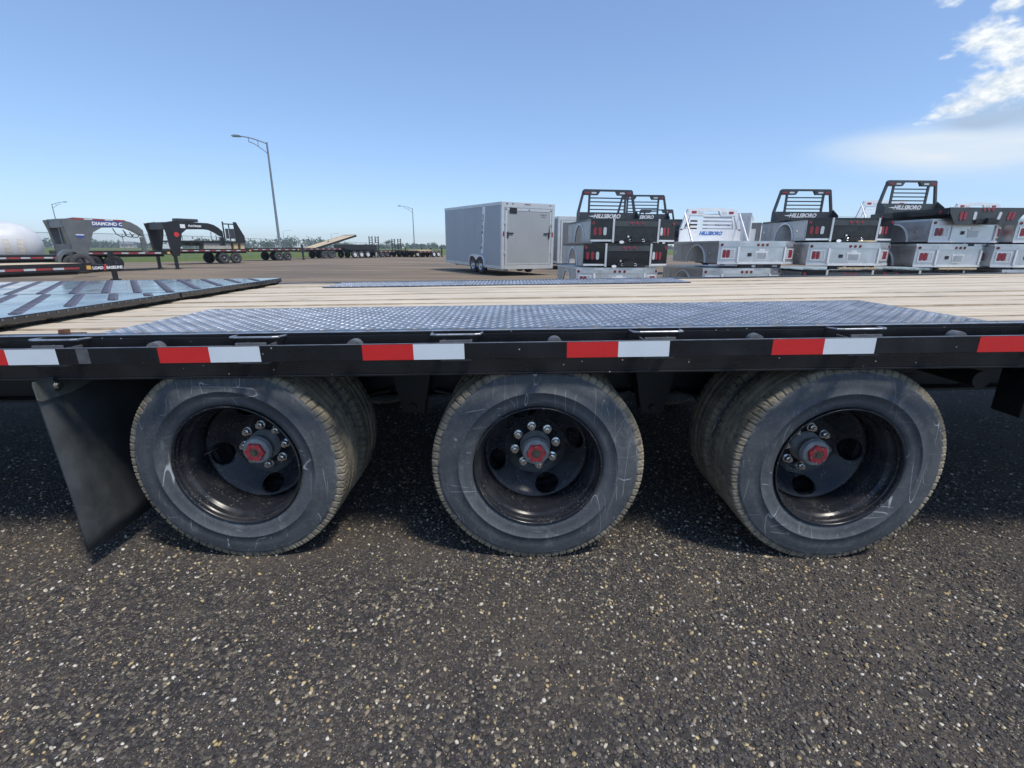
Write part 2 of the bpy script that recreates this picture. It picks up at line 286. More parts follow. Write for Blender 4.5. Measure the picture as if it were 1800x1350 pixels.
# ------------------------------------------------------------------ mesh helpers
class MB:
    def __init__(s): s.v = []; s.f = []; s.mi = []; s.sm = []
    def add(s, vs, fs, mi=0, sm=False):
        o = len(s.v); s.v += [tuple(map(float, p)) for p in vs]
        for f in fs: s.f.append([i+o for i in f]); s.mi.append(mi); s.sm.append(sm)
        return s
    def box(s, x0, x1, y0, y1, z0, z1, mi=0):
        vs = [(x, y, z) for z in (z0, z1) for y in (y0, y1) for x in (x0, x1)]
        return s.add(vs, [(0, 2, 3, 1), (4, 5, 7, 6), (0, 1, 5, 4), (2, 6, 7, 3), (0, 4, 6, 2), (1, 3, 7, 5)], mi)
    def prism(s, poly, a, b, axis='y', mi=0):
        """extrude a 2-D polygon between a and b; axis y: (x,z), x: (y,z), z: (x,y)"""
        n = len(poly)
        P = {'y': lambda p, t: (p[0], t, p[1]), 'x': lambda p, t: (t, p[0], p[1]), 'z': lambda p, t: (p[0], p[1], t)}[axis]
        vs = [P(p, a) for p in poly] + [P(p, b) for p in poly]
        ar = sum(poly[i][0]*poly[(i+1) % n][1]-poly[(i+1) % n][0]*poly[i][1] for i in range(n))
        fl = (ar > 0) == (b > a)
        if axis == 'y': fl = not fl
        F = [tuple(range(n))[::-1], tuple(range(n, 2*n))] + [(i, (i+1) % n, n+(i+1) % n, n+i) for i in range(n)]
        if not fl: F = [f[::-1] for f in F]
        return s.add(vs, F, mi)
    def cyl(s, p0, p1, r0, r1=None, n=12, mi=0, caps=True, sm=True):
        r1 = r0 if r1 is None else r1
        p0, p1 = Vector(p0), Vector(p1); d = (p1-p0).normalized()
        u = d.orthogonal().normalized(); w = d.cross(u)
        ring = lambda p, r: [p+(u*math.cos(t)+w*math.sin(t))*r for t in [2*math.pi*i/n for i in range(n)]]
        s.add(ring(p0, r0)+ring(p1, r1), [(i, (i+1) % n, n+(i+1) % n, n+i) for i in range(n)], mi, sm)
        if caps: s.add(ring(p0, r0), [tuple(range(n))[::-1]], mi); s.add(ring(p1, r1), [tuple(range(n))], mi)
        return s
    def tube(s, pts, r, n=6, mi=0):
        for a, b in zip(pts, pts[1:]): s.cyl(a, b, r, r, n, mi)
        return s
    def lathe(s, prof, n=48, mi=None, closed=False, fn=None):
        """profile (radius, y) turned round the Y axis"""
        m = len(prof); o = len(s.v)
        for i in range(n):
            t = 2*math.pi*i/n
            for j, (r, y) in enumerate(prof):
                if fn: r, y = fn(i, j, r, y)
                s.v.append((r*math.cos(t), y, r*math.sin(t)))
        for i in range(n):
            for j in range(m-1 if not closed else m):
                a = o+i*m+j; b = o+i*m+(j+1) % m; c = o+((i+1) % n)*m+(j+1) % m; d = o+((i+1) % n)*m+j
                s.f.append([a, b, c, d]); s.mi.append(mi[j] if mi else 0); s.sm.append(True)
        return s
    def mesh(s, name, mats):
        me = bpy.data.meshes.new(name); me.from_pydata(s.v, [], s.f)
        for m in (mats if isinstance(mats, (list, tuple)) else [mats]): me.materials.append(m)
        me.polygons.foreach_set('material_index', s.mi); me.polygons.foreach_set('use_smooth', s.sm); me.update()
        return me
def ob(name, me, mats=None, parent=None, loc=(0, 0, 0), rot=(0, 0, 0), bev=0., fix=True):
    if isinstance(me, MB):
        me = me.mesh(name, mats)
        if fix:
            b = bmesh.new(); b.from_mesh(me); bmesh.ops.recalc_face_normals(b, faces=b.faces); b.to_mesh(me); b.free()
    o = bpy.data.objects.new(name, me); COL.objects.link(o); o.parent = parent; o.location = loc; o.rotation_euler = rot
    if bev:
        m = o.modifiers.new('bevel', 'BEVEL'); m.width = bev; m.segments = 2; m.limit_method = 'ANGLE'; m.angle_limit = R(40)
    return o
def thing(name, label, cat, loc=(0, 0, 0), rot=(0, 0, 0), group=None):
    o = bpy.data.objects.new(name, None); COL.objects.link(o); o.location = loc; o.rotation_euler = rot; o.empty_display_size = .2
    return tag(o, label, cat, group)
def tag(o, label, cat, group=None):
    o['label'] = label; o['category'] = cat
    if group: o['group'] = group
    return o
def copy_tree(o, parent=None):
    c = o.copy(); COL.objects.link(c); c.parent = parent
    for ch in list(o.children): copy_tree(ch, c)
    return c
_txt = {}
def text_mesh(s, size, mat, shear=0., ext=.002, bold=.0):
    k = (s, size, mat.name, shear)
    if k in _txt: return _txt[k]
    cu = bpy.data.curves.new('lettering', 'FONT'); cu.body = s; cu.size = size; cu.shear = shear; cu.extrude = ext; cu.offset = bold; cu.align_x = 'CENTER'; cu.resolution_u = 3
    o = bpy.data.objects.new('lettering', cu); COL.objects.link(o)
    me = bpy.data.meshes.new_from_object(o.evaluated_get(bpy.context.evaluated_depsgraph_get()))
    bpy.data.objects.remove(o); me.materials.clear(); me.materials.append(mat); _txt[k] = me
    return me

# ------------------------------------------------------------------ ground
def sheet(name, poly, z, mat):
    o = ob(name, MB().add([(x, y, z) for x, y in poly], [tuple(range(len(poly)))]), mat, fix=False); o['kind'] = 'structure'; return o
sheet('grass_field', [(-3000, -300), (3000, -300), (3000, 3500), (-3000, 3500)], -.006, M['grass'])
sheet('gravel_yard', [(-60, -60), (80, -60), (80, 95), (-2, 95), (-13.5, 78), (-23, 68), (-25.5, 57), (-25.5, 43.5), (-28, 38), (-33, 34), (-60, 27)], 0, M['gravel'])

def pebbles(name, n, spread, sizes, tints, seed, smooth=True):
    g = np.random.default_rng(seed)
    bm = bmesh.new(); bmesh.ops.create_icosphere(bm, subdivisions=1, radius=1); bm.verts.ensure_lookup_table()
    iv = np.array([v.co[:] for v in bm.verts]); fi = np.array([[v.index for v in f.verts] for f in bm.faces]); bm.free()
    x = g.uniform(-spread[0], spread[0], n*3); y = g.uniform(spread[1], spread[2], n*3)
    keep = g.random(n*3) < np.clip(1.25-np.hypot(x*.30, (y+.2)*.42), .05, 1)
    # patchiness, so that the stones lie in drifts
    ph = np.sin(x*2.1+1.3*np.sin(y*1.7))*np.cos(y*2.6+.8*np.sin(x*3.1))*.5+.5
    keep &= g.random(n*3) < (.35+.65*ph)
    x = x[keep][:n]; y = y[keep][:n]; n = len(x)
    sz = sizes[0]*(sizes[1]/sizes[0])**(g.random(n)**1.8)
    sc = np.stack([sz*g.uniform(.8, 1.35, n), sz*g.uniform(.7, 1.0, n), sz*g.uniform(.45, .8, n)], 1)
    V = iv[None]*sc[:, None]*(1+g.uniform(-.22, .22, (n, len(iv), 1)))
    a = g.uniform(0, 6.283, n); ca, sa = np.cos(a), np.sin(a); tl = g.uniform(-.35, .35, n)
    X = V[..., 0]*ca[:, None]-V[..., 1]*sa[:, None]; Y = V[..., 0]*sa[:, None]+V[..., 1]*ca[:, None]; Z = V[..., 2]+X*tl[:, None]
    P = np.stack([X+x[:, None], Y+y[:, None], Z+(sc[:, 2]*g.uniform(.15, .6, n))[:, None]], 2).reshape(-1, 3)
    F = (fi[None]+(np.arange(n)*len(iv))[:, None, None]).reshape(-1, 3)
    me = bpy.data.meshes.new(name); me.vertices.add(len(P)); me.vertices.foreach_set('co', P.ravel().astype(np.float32))
    me.loops.add(F.size); me.loops.foreach_set('vertex_index', F.ravel().astype(np.int32)); me.polygons.add(len(F))
    me.polygons.foreach_set('loop_start', np.arange(0, F.size, 3, dtype=np.int32)); me.polygons.foreach_set('use_smooth', np.full(len(F), smooth, bool)); me.update(calc_edges=True)
    T = np.array(tints)[g.choice(len(tints), n)]*g.uniform(.75, 1.25, (n, 1)); C = np.ones((n, len(iv), 4)); C[..., :3] = T[:, None]
    at = me.attributes.new('tint', 'FLOAT_COLOR', 'POINT'); at.data.foreach_set('color', C.ravel().astype(np.float32))
    me.materials.append(M['pebble']); o = bpy.data.objects.new(name, me); COL.objects.link(o); o['kind'] = 'stuff'; return o
pebbles('dark_gravel', 60000, (3.6, -1.15, 2.2), (.0028, .0085), [(.047, .045, .047), (.072, .067, .064), (.104, .094, .085), (.056, .056, .060), (.13, .111, .090), (.168, .139, .107)], 3, False)
pebbles('light_pebbles', 58000, (4.2, -1.15, 3.2), (.0013, .0076), [(.56, .47, .31), (.64, .57, .44), (.46, .34, .17), (.68, .64, .56), (.36, .29, .20), (.25, .215, .175), (.28, .235, .185), (.57, .44, .22)], 5)

# ------------------------------------------------------------------ wheels of the near trailer
RT = .3875
PR = [(.226, .020), (.236, .008), (.242, .003), (.258, -.0005), (.284, -.0028), (.2852, -.0052), (.2875, -.0052), (.2887, -.0030), (.315, -.004), (.338, -.002), (.353, .003), (.3575, .003), (.3605, .0075), (.366, .008),
      (.374, .0095), (.381, .0115), (.3855, .0165), (.387, .030), (.387, .060), (.379, .062), (.379, .068), (.3875, .070), (.3875, .094), (.379, .096), (.379, .103), (.3875, .105)]
PR += [(r, .210-y) for r, y in PR[::-1][1:]]
PMI = [0]*13 + [1]*(len(PR)-27) + [0]*13
NSEG = 480
def notch(i, j, r, y):
    if 13 <= j <= 17 or len(PR)-18 <= j <= len(PR)-14:
        if i % 6 == 0: return r-.0045, y+(.004 if j < 20 else -.004)
        if i % 6 == 3 and j in (15, 16, len(PR)-16, len(PR)-17): return r-.0015, y
    return r, y
tyre_me = MB().lathe(PR, NSEG, PMI+[0], closed=False, fn=notch)
tyre_me.v = [(x, y, max(z, -.383)) for x, y, z in tyre_me.v]
tyre_me.sm = [m == 0 for m in tyre_me.mi]
tyre_me = tyre_me.mesh('tyre', [M['side'], M['tread']])
# rim: barrel with flange, drop centre and deep disc with four hand holes
barrel = [(.2200, .022), (.2290, .008), (.2312, .003), (.2295, -.001), (.2255, .001), (.2235, .007), (.2235, .014), (.2215, .030), (.2215, .040), (.2170, .046), (.2120, .052), (.2085, .058), (.2085, .085), (.2050, .092), (.2020, .100), (.2020, .165), (.2085, .172), (.2215, .180), (.2215, .190), (.2345, .205), (.2365, .208)]
disc = [(0.2018, 0.151), (0.195, 0.148), (0.189, 0.151), (0.18, 0.16), (0.158, 0.182), (0.134, 0.203), (0.1225, 0.213), (0.12, 0.215), (0.116, 0.2145), (0.112, 0.217), (0.048, 0.217), (0.048, 0.226), (0.114, 0.226), (0.136, 0.216), (0.162, 0.194), (0.184, 0.173), (0.191, 0.164), (0.2018, 0.162)]
def make_rim():
    d = ob('disc', MB().lathe(disc, 96, closed=True), M['rim'])
    cm = MB()
    for k in range(4):
        a = R(-76+90*k); c, s_ = math.cos(a), math.sin(a); pts = []
        for i in range(20):
            t = 2*math.pi*i/20; u, w = .158+.031*math.cos(t), .045*math.sin(t); pts.append((u*c-w*s_, u*s_+w*c))
        cm.prism(pts, .05, .26, 'y')
    cu = ob('cut', cm, M['rim']); b = d.modifiers.new('b', 'BOOLEAN'); b.operation = 'DIFFERENCE'; b.object = cu; b.solver = 'EXACT'
    me = bpy.data.meshes.new_from_object(d.evaluated_get(bpy.context.evaluated_depsgraph_get()))
    bpy.data.objects.remove(d); bpy.data.objects.remove(cu)
    bm = bmesh.new(); bm.from_mesh(me); t = MB().lathe(barrel, 96).mesh('t', M['rim']); bm.from_mesh(t); bm.to_mesh(me); bm.free(); bpy.data.meshes.remove(t)
    me.name = 'rim'; me.polygons.foreach_set('use_smooth', [True]*len(me.polygons)); return me
rim_me = make_rim()
nb = MB(); nb.cyl((0, 0, 0), (0, -.006, 0), .0185, .0175, 20); nb.cyl((0, -.006, 0), (0, -.024, 0), .0150, .0142, 6, sm=False); nb.cyl((0, -.024, 0), (0, -.034, 0), .0085, .0075, 10)
nut_me = nb.mesh('wheel_nut', M['chrome'])
hb = MB(); hb.lathe([(.0001, .118), (.044, .118), (.050, .121), (.053, .127), (.053, .134), (.0555, .136), (.0555, .142), (.053, .144), (.053, .170), (.060, .178), (.062, .207)], 40); hub_me = hb.mesh('hub', M['hub'])
cb = MB(); cb.lathe([(.0195, .1165), (.0195, .107), (.0225, .105), (.037, .105), (.039, .107), (.039, .1178)], 6); cb.sm = [False]*len(cb.f)
cap_me = cb.mesh('hub_cap', M['redcap'])
pb = MB(); pb.cyl((0, .117, 0), (0, .1075, 0), .0195, .0195, 20); pb.cyl((0, .1075, 0), (0, .102, 0), .011, .010, 6, sm=False); plug_me = pb.mesh('hub_plug', M['brass'])
bb = MB()
for k in range(6): a = R(60*k+30); p = (.0305*math.cos(a), .0305*math.sin(a)); bb.cyl((p[0], .106, p[1]), (p[0], .1005, p[1]), .0045, .0040, 6)
capbolt_me = bb.mesh('cap_bolts', M['chrome'])
vb = MB().tube([(-.165, .165, -.01), (-.170, .130, -.01), (-.180, .105, -.012)], .0045, 8); valve_me = vb.mesh('valve_stem', M['chrome'])

T = thing('flatbed_trailer', 'long black flatbed trailer in the foreground with wooden deck and three dual wheels', 'trailer', (0, 0, .0375))
AX = [.0983-1.1288, .0983, .0983+1.1288]; ZA = .3591; WS = 1.036
ROTS = [R(4), R(-3), R(14)]
def wheel(x, y, rot, flip=False, detail=True):
    w = ob('wheel' if detail else 'inner_wheel', rim_me, None, T, (x, y, ZA), (0, rot, math.pi if flip else 0)); w.scale = (WS,)*3
    ty = ob('tyre', tyre_me, None, w); ty.rotation_euler = (0, -rot, 0)
    if detail:
        for k in range(8):
            a = R(45*k+8); ob('wheel_nut', nut_me, None, w, (.0835*math.cos(a), .217, .0835*math.sin(a)))
        ob('hub', hub_me, None, w, (0, .018, 0)); ob('hub_cap', cap_me, None, w, (0, .018, 0)); ob('hub_plug', plug_me, None, w, (0, .018, 0))
        o = ob('cap_bolts', capbolt_me, None, w, (0, .018, 0)); o['kind'] = 'stuff'
    return w
for i, x in enumerate(AX):
    w = wheel(x, .103, ROTS[i])
    if i == 0: ob('valve_stem', valve_me, None, w)
    wheel(x, .103+.476, ROTS[i]+.3, True, False)
    wheel(x, 2.497, ROTS[i]+.5, True); wheel(x, 2.497-.476, ROTS[i]+.8, False, False)

# ------------------------------------------------------------------ near trailer: deck and frame (the whole deck sits slightly nose-high)
DR = (.006, -.0178, 0)
def dp(name, mb, mats, bev=0., **kw): return ob(name, mb, mats, T, (0, 0, 0), DR, bev, **kw)
X0, X1 = -5.2, 7.0
PX0, PX1 = -1.45, 1.69
def channel(y, s):        # side channel: web, flanges
    b = MB(); b.box(X0, X1, min(y, y+.008*s), max(y, y+.008*s), .735, .8735)
    b.box(X0, X1, min(y, y+.06*s), max(y, y+.06*s), .8737, .882); b.box(X0, X1, min(y-.002*s, y+.0075*s), max(y-.002*s, y+.0075*s), .727, .7348); return b
dp('side_channel', channel(.088, 1), M['black'], .002); dp('side_channel', channel(2.512, -1), M['black'], .002)
dp('deck_edge', MB().box(X0, X1, .0865, .106, .8822, .8842), M['steel'], .0008)
for s, y in ((1, 0), (-1, 2.6)):
    dp('rub_rail', MB().box(X0, X1, min(y, y+.0095*s), max(y, y+.0095*s), .8035, .857), M['black'], .0015)
dp('rail_highlight', MB().box(X0, X1, .0012, .0085, .8572, .8578), M['steel'])  # bright steel strip stands in for light caught on the rail top
k0 = -1.134
for k in range(-6, 12):
    x = k0+.663*k
    if x < X0 or x+.34 > X1: continue
    dp('red_tape', MB().box(x, x+.1655, -.0007, -.0001, .8048, .8560), M['red'])
    dp('white_tape', MB().box(x+.1658, x+.3310, -.0007, -.0001, .8048, .8560), M['white'])
    if -2.3 < x < 2:
        for dx, dz in ((.008, .842), (.128, .815)):
            me = text_mesh('DOT-C2', .0062, M['redp'], 0, .0002)
            ob('tape_print', me, None, T, (x+.1658+dx+.012, -.0011, dz+.0178*x), (math.pi/2, -.0178, 0))
sp = MB(); sp.cyl((0, .0096, 0), (0, .040, 0), .0245, .0245, 20); sp_me = sp.mesh('pipe_spool', M['spool'])
pk = MB(); pk.box(-.050, .050, .0097, .0160, -.062, .0075); pk.box(-.050, -.044, .0162, .0878, -.062, -.004); pk.box(.044, .050, .0162, .0878, -.062, -.004)
pk_me = pk.mesh('stake_pocket', M['spool'])
lp = MB().tube([(-.085, .086, .018), (-.080, .040, .021), (-.062, .032, .0215), (.062, .032, .0215), (.080, .040, .021), (.085, .086, .018)], .0042, 8); lp_me = lp.mesh('rope_loop', M['steel'])
for k in range(-6, 12):
    x = -1.173+.656*k
    if X0 < x < X1: ob('pipe_spool', sp_me, None, T, (x, 0, .846+.0178*x), DR)
    x = -1.52+.667*k
    if X0 < x < X1-.1:
        ob('stake_pocket', pk_me, None, T, (x, 0, .857+.0178*x), DR); ob('rope_loop', lp_me, None, T, (x, 0, .857+.0178*x), DR)
dp('tape_remnant', MB().box(-1.50+.10, -1.36, -.0006, -.0001, .806, .855), simple('grey_tape_residue', (.09, .095, .10), .5, 0, .3, 30))
# boards
def board(x0, x1, y0, y1):
    z = .874+random.uniform(-.005, .003); cx = (x0+x1)/2
    ws = MB(); n = 14; vs = []; 
    jit = [random.uniform(-.0025, .0025) for _ in range(n+1)]
    for i in range(n+1):
        x = x0+(x1-x0)*i/n
        for (yy, zz) in ((y0, z-.036), (y0, z-.007), (y0+.010, z), ((y0+y1)/2, z+.0015), (y1-.010, z), (y1, z-.007), (y1, z-.036)): vs.append((x, yy, zz+jit[i]))
    for i in range(n):
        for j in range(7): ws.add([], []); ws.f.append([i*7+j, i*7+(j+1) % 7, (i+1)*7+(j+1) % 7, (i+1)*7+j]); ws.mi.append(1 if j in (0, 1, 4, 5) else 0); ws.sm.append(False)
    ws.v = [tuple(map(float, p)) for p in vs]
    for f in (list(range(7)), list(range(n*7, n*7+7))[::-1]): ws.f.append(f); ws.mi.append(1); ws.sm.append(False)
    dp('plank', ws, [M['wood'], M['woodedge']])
ys = [.110, .293, .476, .638, .7995]
for a, b in zip(ys, ys[1:]):
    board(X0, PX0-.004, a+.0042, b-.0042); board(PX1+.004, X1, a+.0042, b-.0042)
ys = [.8005, .98, 1.16, 1.34, 1.52, 1.70, 1.88, 2.05]
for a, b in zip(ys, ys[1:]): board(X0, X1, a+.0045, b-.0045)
ys = [2.05, 2.20, 2.35, 2.495]
for a, b in zip(ys, ys[1:]):
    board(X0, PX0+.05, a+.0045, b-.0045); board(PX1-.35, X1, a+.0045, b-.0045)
# checker plates over the wheels
def checker(x0, x1, y0, y1, pitch):
    z = .8795
    p = dp('checker_plate', MB().box(x0, x1, y0, y1, z-.006, z), M['plate'], .001)
    nx = int((x1-x0-.02)/pitch); ny = int((y1-y0-.02)/pitch); b = MB(); L, w, h = pitch*.56, pitch*.15, .0030
    for i in range(nx):
        for j in range(ny):
            cx, cy = x0+.01+pitch*(i+.5), y0+.01+pitch*(j+.5)
            ux, uy = (.7071, .7071) if (i+j) % 2 else (.7071, -.7071)
            P = [(cx-ux*L, cy-uy*L, z), (cx+uy*w, cy-ux*w, z), (cx+ux*L, cy+uy*L, z), (cx-uy*w, cy+ux*w, z), (cx-ux*L*.45, cy-uy*L*.45, z+h), (cx+ux*L*.45, cy+uy*L*.45, z+h)]
            b.add(P, [(0, 1, 4), (1, 5, 4), (1, 2, 5), (2, 3, 5), (3, 4, 5), (3, 0, 4)])
    o = ob('tread_pattern', b, M['treadtop'], p, fix=False); o['kind'] = 'stuff'
checker(PX0, PX1, .112, .799, .0275); checker(PX0+.055, PX1-.355, 2.055, 2.49, .0275)
wl = MB()
x = PX0+.02
while x < PX1:
    wl.tube([(x, .110, .8825), (x+.02, .1095, .8838), (x+.045, .110, .8825)], .004, 6); x += .155
o = dp('weld_beads', wl, M['spool']); o['kind'] = 'stuff'
dp('plate_edge', MB().box(PX0, PX1, .799, .8015, .874, .8802), M['steel'])
# twigs left on the deck
dp('wood_splinter', MB().box(-1.585, -1.562, .150, .172, .876, .894).box(-1.60, -1.50, .162, .168, .8765, .8825), simple('brown_splinter', (.17, .08, .04), .8, 0, .3, 30))
# main beams, cross members, axles and springs
for y in (.75, 1.85):
    b = MB(); b.box(X0, X1, y-.005, y+.005, .468, .820); b.box(X0, X1, y-.065, y+.065, .455, .4678); b.box(X0, X1, y-.065, y+.065, .8202, .833); dp('main_beam', b, M['frame'], .002)
x = X0+.2
while x < X1-.1:
    b = MB(); b.box(x, x+.006, .1, 2.5, .737, .8352); b.box(x+.0062, x+.045, .1, 2.5, .829, .8350); b.box(x+.0062, x+.045, .1, 2.5, .7372, .743); dp('cross_member', b, M['frame']); x += .405
for x in AX:
    b = MB(); b.cyl((x, .42, ZA), (x, 2.18, ZA), .058, .058, 20); b.box(x-.075, x+.075, .64, .70, ZA-.09, ZA+.08); b.box(x-.075, x+.075, 1.9, 1.96, ZA-.09, ZA+.08)
    ob('axle', b, M['frame'], T)
    b = MB(); b.cyl((x, .585, ZA), (x, .635, ZA), .155, .155, 32); b.cyl((x, 1.965, ZA), (x, 2.015, ZA), .155, .155, 32); ob('brake_drum', b, M['frame'], T)
    for y in (.65, 1.89):
        for lay, L in ((0, .46), (1, .36), (2, .25)):
            pts = [(x+L*u, ZA+.088+.011*lay*-1+.05*(u*u)*(L/.46)**2) for u in np.linspace(-1, 1, 11)]
            b = MB(); b.prism(pts+[(p, q+.010) for p, q in pts[::-1]], y-.03, y+.03, 'y'); ob('leaf_spring', b, M['frame'], T)
for x in (AX[0]-.55, (AX[0]+AX[1])/2, (AX[1]+AX[2])/2, AX[2]+.55):
    for y in (.65, 1.89):
        b = MB(); b.prism([(x-.09, .60), (x+.09, .60), (x+.05, .40), (x-.05, .40)], y-.045, y-.036, 'y'); b.prism([(x-.09, .60), (x+.09, .60), (x+.05, .40), (x-.05, .40)], y+.036, y+.045, 'y'); b.cyl((x, y-.06, .43), (x, y+.06, .43), .018, .018, 10)
        ob('spring_hanger', b, M['frame'], T)
b = MB().box(1.99, 2.14, .24, .36, .515, .735).prism([(2.14, .735), (2.42, .735), (2.14, .56)], .28, .30, 'y'); ob('hanging_bracket', b, M['black'], T, bev=.006)
b = MB().cyl((1.86, .30, .655), (1.86, 2.2, .655), .035, .035, 16); ob('cross_tube', b, M['frame'], T)
for y, z, r in ((.60, .700, .008), (.62, .672, .006), (.58, .655, .005)):
    pts = [(x, y+.012*math.sin(x*5+z*40), z-.028*abs(math.sin(x*3.3+z*9))) for x in np.linspace(-3.2, 4.2, 60)]
    ob('air_line', MB().tube(pts, r, 6), M['hose'], T)
for x in AX:
    ob('brake_chamber', MB().cyl((x+.17, .66, ZA+.10), (x+.17, .80, ZA+.10), .075, .075, 18).cyl((x+.17, .80, ZA+.10), (x+.17, .83, ZA+.10), .06, .05, 18), M['spool'], T)
# mud flap behind the wheels
nx, nz = 8, 10; vs = []
for i in range(nx+1):
    for j in range(nz+1):
        u, w = i/nx, j/nz; vs.append((-1.617+.026*(1-w)+.012*math.sin(u*5+w*3)*(1-w), .025+u*.63, .045+.655*w+.012*u*(1-w)))
b = MB().add(vs, [(i*(nz+1)+j, (i+1)*(nz+1)+j, (i+1)*(nz+1)+j+1, i*(nz+1)+j+1) for i in range(nx) for j in range(nz)], 0, True)
f = ob('mud_flap', b, M['flap'], T); md = f.modifiers.new('thick', 'SOLIDIFY'); md.thickness = .010; md.offset = 0
b = MB().prism([(.012, .712), (.66, .712), (.66, .668), (.30, .668), (.135, .640), (.02, .640), (.012, .648)], -1.6065, -1.6010, 'x'); ob('flap_bracket', b, M['bracket'], T, bev=.0015)
b = MB().cyl((-1.601, .085, .680), (-1.594, .085, .680), .017, .017, 14).cyl((-1.594, .085, .680), (-1.583, .085, .680), .011, .011, 6, sm=False); ob('flap_bolt', b, M['chrome'], T)
# folded ramps lying on the rear of the deck
RZ = .8805
def ramp_half(y0, y1):
    b = MB(); xe = -1.885
    b.prism([(X0, RZ), (xe-.035, RZ), (xe, RZ+.016), (xe, RZ+.0445), (X0, RZ+.0445)], y0, y1, 'y')
    p = dp('folded_ramp', b, M['ramp'], .003)
    c = MB(); stp = .137
    for i in range(-60, 60):
        for j in range(0, 80):
            x = xe-.07-.045*(j % 100)-i*stp*1.414 if False else xe-.10-i*.19-(j*.05)*.8; y = y0+.05+j*.05
            if y > y1-.05 or x < X0+.05 or x > xe-.06: continue
            c.prism([(x-.022, RZ+.0446), (x-.016, RZ+.0482), (x+.016, RZ+.0482), (x+.022, RZ+.0446)], y-.009, y+.009, 'y')
    o = ob('grip_cleats', c, M['cleat'], p); o['kind'] = 'stuff'
    d = MB(); y = y0+.04
    while y < y1-.03: d.box(xe+.0003, xe+.003, y-.004, y+.004, RZ+.033, RZ+.040); y += .045
    o = ob('edge_studs', d, M['spool'], p); o['kind'] = 'stuff'
    e = MB().box(X0, xe-.01, y0-.004, y0-.0005, RZ+.002, RZ+.0447); ob('ramp_side_bar', e, M['frame'], p)
ramp_half(.125, 1.235); ramp_half(1.25, 2.47)

# ------------------------------------------------------------------ background wheels
def bg_wheel_mesh(r, w, rimr, rimmat, dual=False):
    t = MB().lathe([(rimr, .01), (r*.72, -.006), (r*.93, .004), (r, .03), (r, w-.03), (r*.93, w-.004), (rimr, w-.01)], 28).mesh('tyre', M['bgtyre'])
    p = [(rimr+.006, .006), (rimr-.012, .012), (rimr-.02, .05), (rimr*.72, .07), (rimr*.45, .03 if not dual else .10), (rimr*.32, .015 if not dual else .07), (rimr*.3, -.015 if not dual else .03), (.001, -.02 if not dual else .02)]
    rm = MB().lathe(p, 28)
    for k in range(8): a = R(45*k); rm.cyl((rimr*.58*math.cos(a), .045, rimr*.58*math.sin(a)), (rimr*.58*math.cos(a), .02, rimr*.58*math.sin(a)), .022, .02, 6)
    return t, rm.mesh('wheel', rimmat)
BW = {'black': bg_wheel_mesh(.39, .24, .215, M['bgrim']), 'white': bg_wheel_mesh(.39, .22, .22, M['wrim']), 'alloy': bg_wheel_mesh(.36, .22, .20, M['mrim']), 'small': bg_wheel_mesh(.34, .2, .19, M['bgrim'])}
def bg_wheel(parent, kind, loc, flip=False):
    t, r = BW[kind]; w = ob('wheel', r, None, parent, loc, (0, random.uniform(0, 6), math.pi if flip else 0)); ob('tyre', t, None, w); return w

# ------------------------------------------------------------------ stacked truck beds
def arch_panel(L, h, ax, ar, y0=0):
    """side skirt in (along, up) with a wheel arch cut from its lower edge"""
    pts = [(0, 0), (ax-ar, 0)] + [(ax-ar*math.cos(t), ar*1.04*math.sin(t)) for t in np.linspace(.0, math.pi, 15)[1:-1]] + [(ax+ar, 0), (L, 0), (L, h), (0, h)]
    return pts
def rack_black(T, wtop, wbot, y, z, mat, logo, lean=.10):
    hw, ht = wbot/2, wtop/2; H = 1.02
    fr = MB(); t = .06
    for s in (-1, 1):
        fr.prism([(s*hw, z+.30), (s*(hw-.075), z+.30), (s*(ht-.07), z+H-.03), (s*ht, z+H-.05)], y, y+.07, 'y')
        fr.prism([(s*(hw-.36), z+.30), (s*(hw-.42), z+.30), (s*(hw-.42), z+H-.09), (s*(hw-.36), z+H-.09)], y+.005, y+.055, 'y')
        fr.prism([(s*hw, z), (s*hw, z+.30), (s*(hw-.08), z+.2985), (s*(hw-.08), z)], y, y+.07, 'y')
        fr.prism([(y-.30, z+.02), (y-.30, z+.20), (y, z+.40), (y, z+.02)], s*(hw+.0015), s*(hw-.012), 'x')
    # top plate with two lowered light boxes
    fr.prism([(-ht, z+H-.05), (-ht+.05, z+H), (ht-.05, z+H), (ht, z+H-.05), (ht-.04, z+H-.17), (ht-.50, z+H-.17), (ht-.57, z+H-.055), (-ht+.57, z+H-.055), (-ht+.50, z+H-.17), (-ht+.04, z+H-.17)], y-.012, y+.09, 'y')
    r = ob('headache_rack', fr, mat, T)
    ob('rack_panel', MB().box(-hw+.084, hw-.084, y+.01, y+.03, z+.0, z+.335), mat, r)
    bm_ = MB().box(-hw+.42, hw-.42, y+.02, y+.045, -.018, .018); me = bm_.mesh('rack_bar', mat)
    for k in range(4): ob('rack_bar', me, None, r, (0, 0, z+.42+.115*k))
    for s in (-1, 1):
        for dx, m in ((.13, 'lred'), (.36, 'lclr')):
            ob('rack_lamp', MB().box(s*(ht-dx)-.08, s*(ht-dx)+.08, y-.02, y-.0125, z+H-.135, z+H-.085), M[m], r, bev=.008)
    if logo:
        ob('rack_lettering', text_mesh('HILLSBORO', .17, M['txtw'], .35, .003, .006), None, r, (0, y+.004, z+.16), (math.pi/2, 0, 0))
        sw = MB().prism([(-.62, z+.215), (-.40, z+.235), (-.46, z+.19)], y+.004, y+.009, 'y').prism([(.30, z+.15), (.62, z+.12), (.70, z+.06), (.45, z+.135)], y+.004, y+.009, 'y'); ob('logo_swoosh', sw, M['txtw'], r)
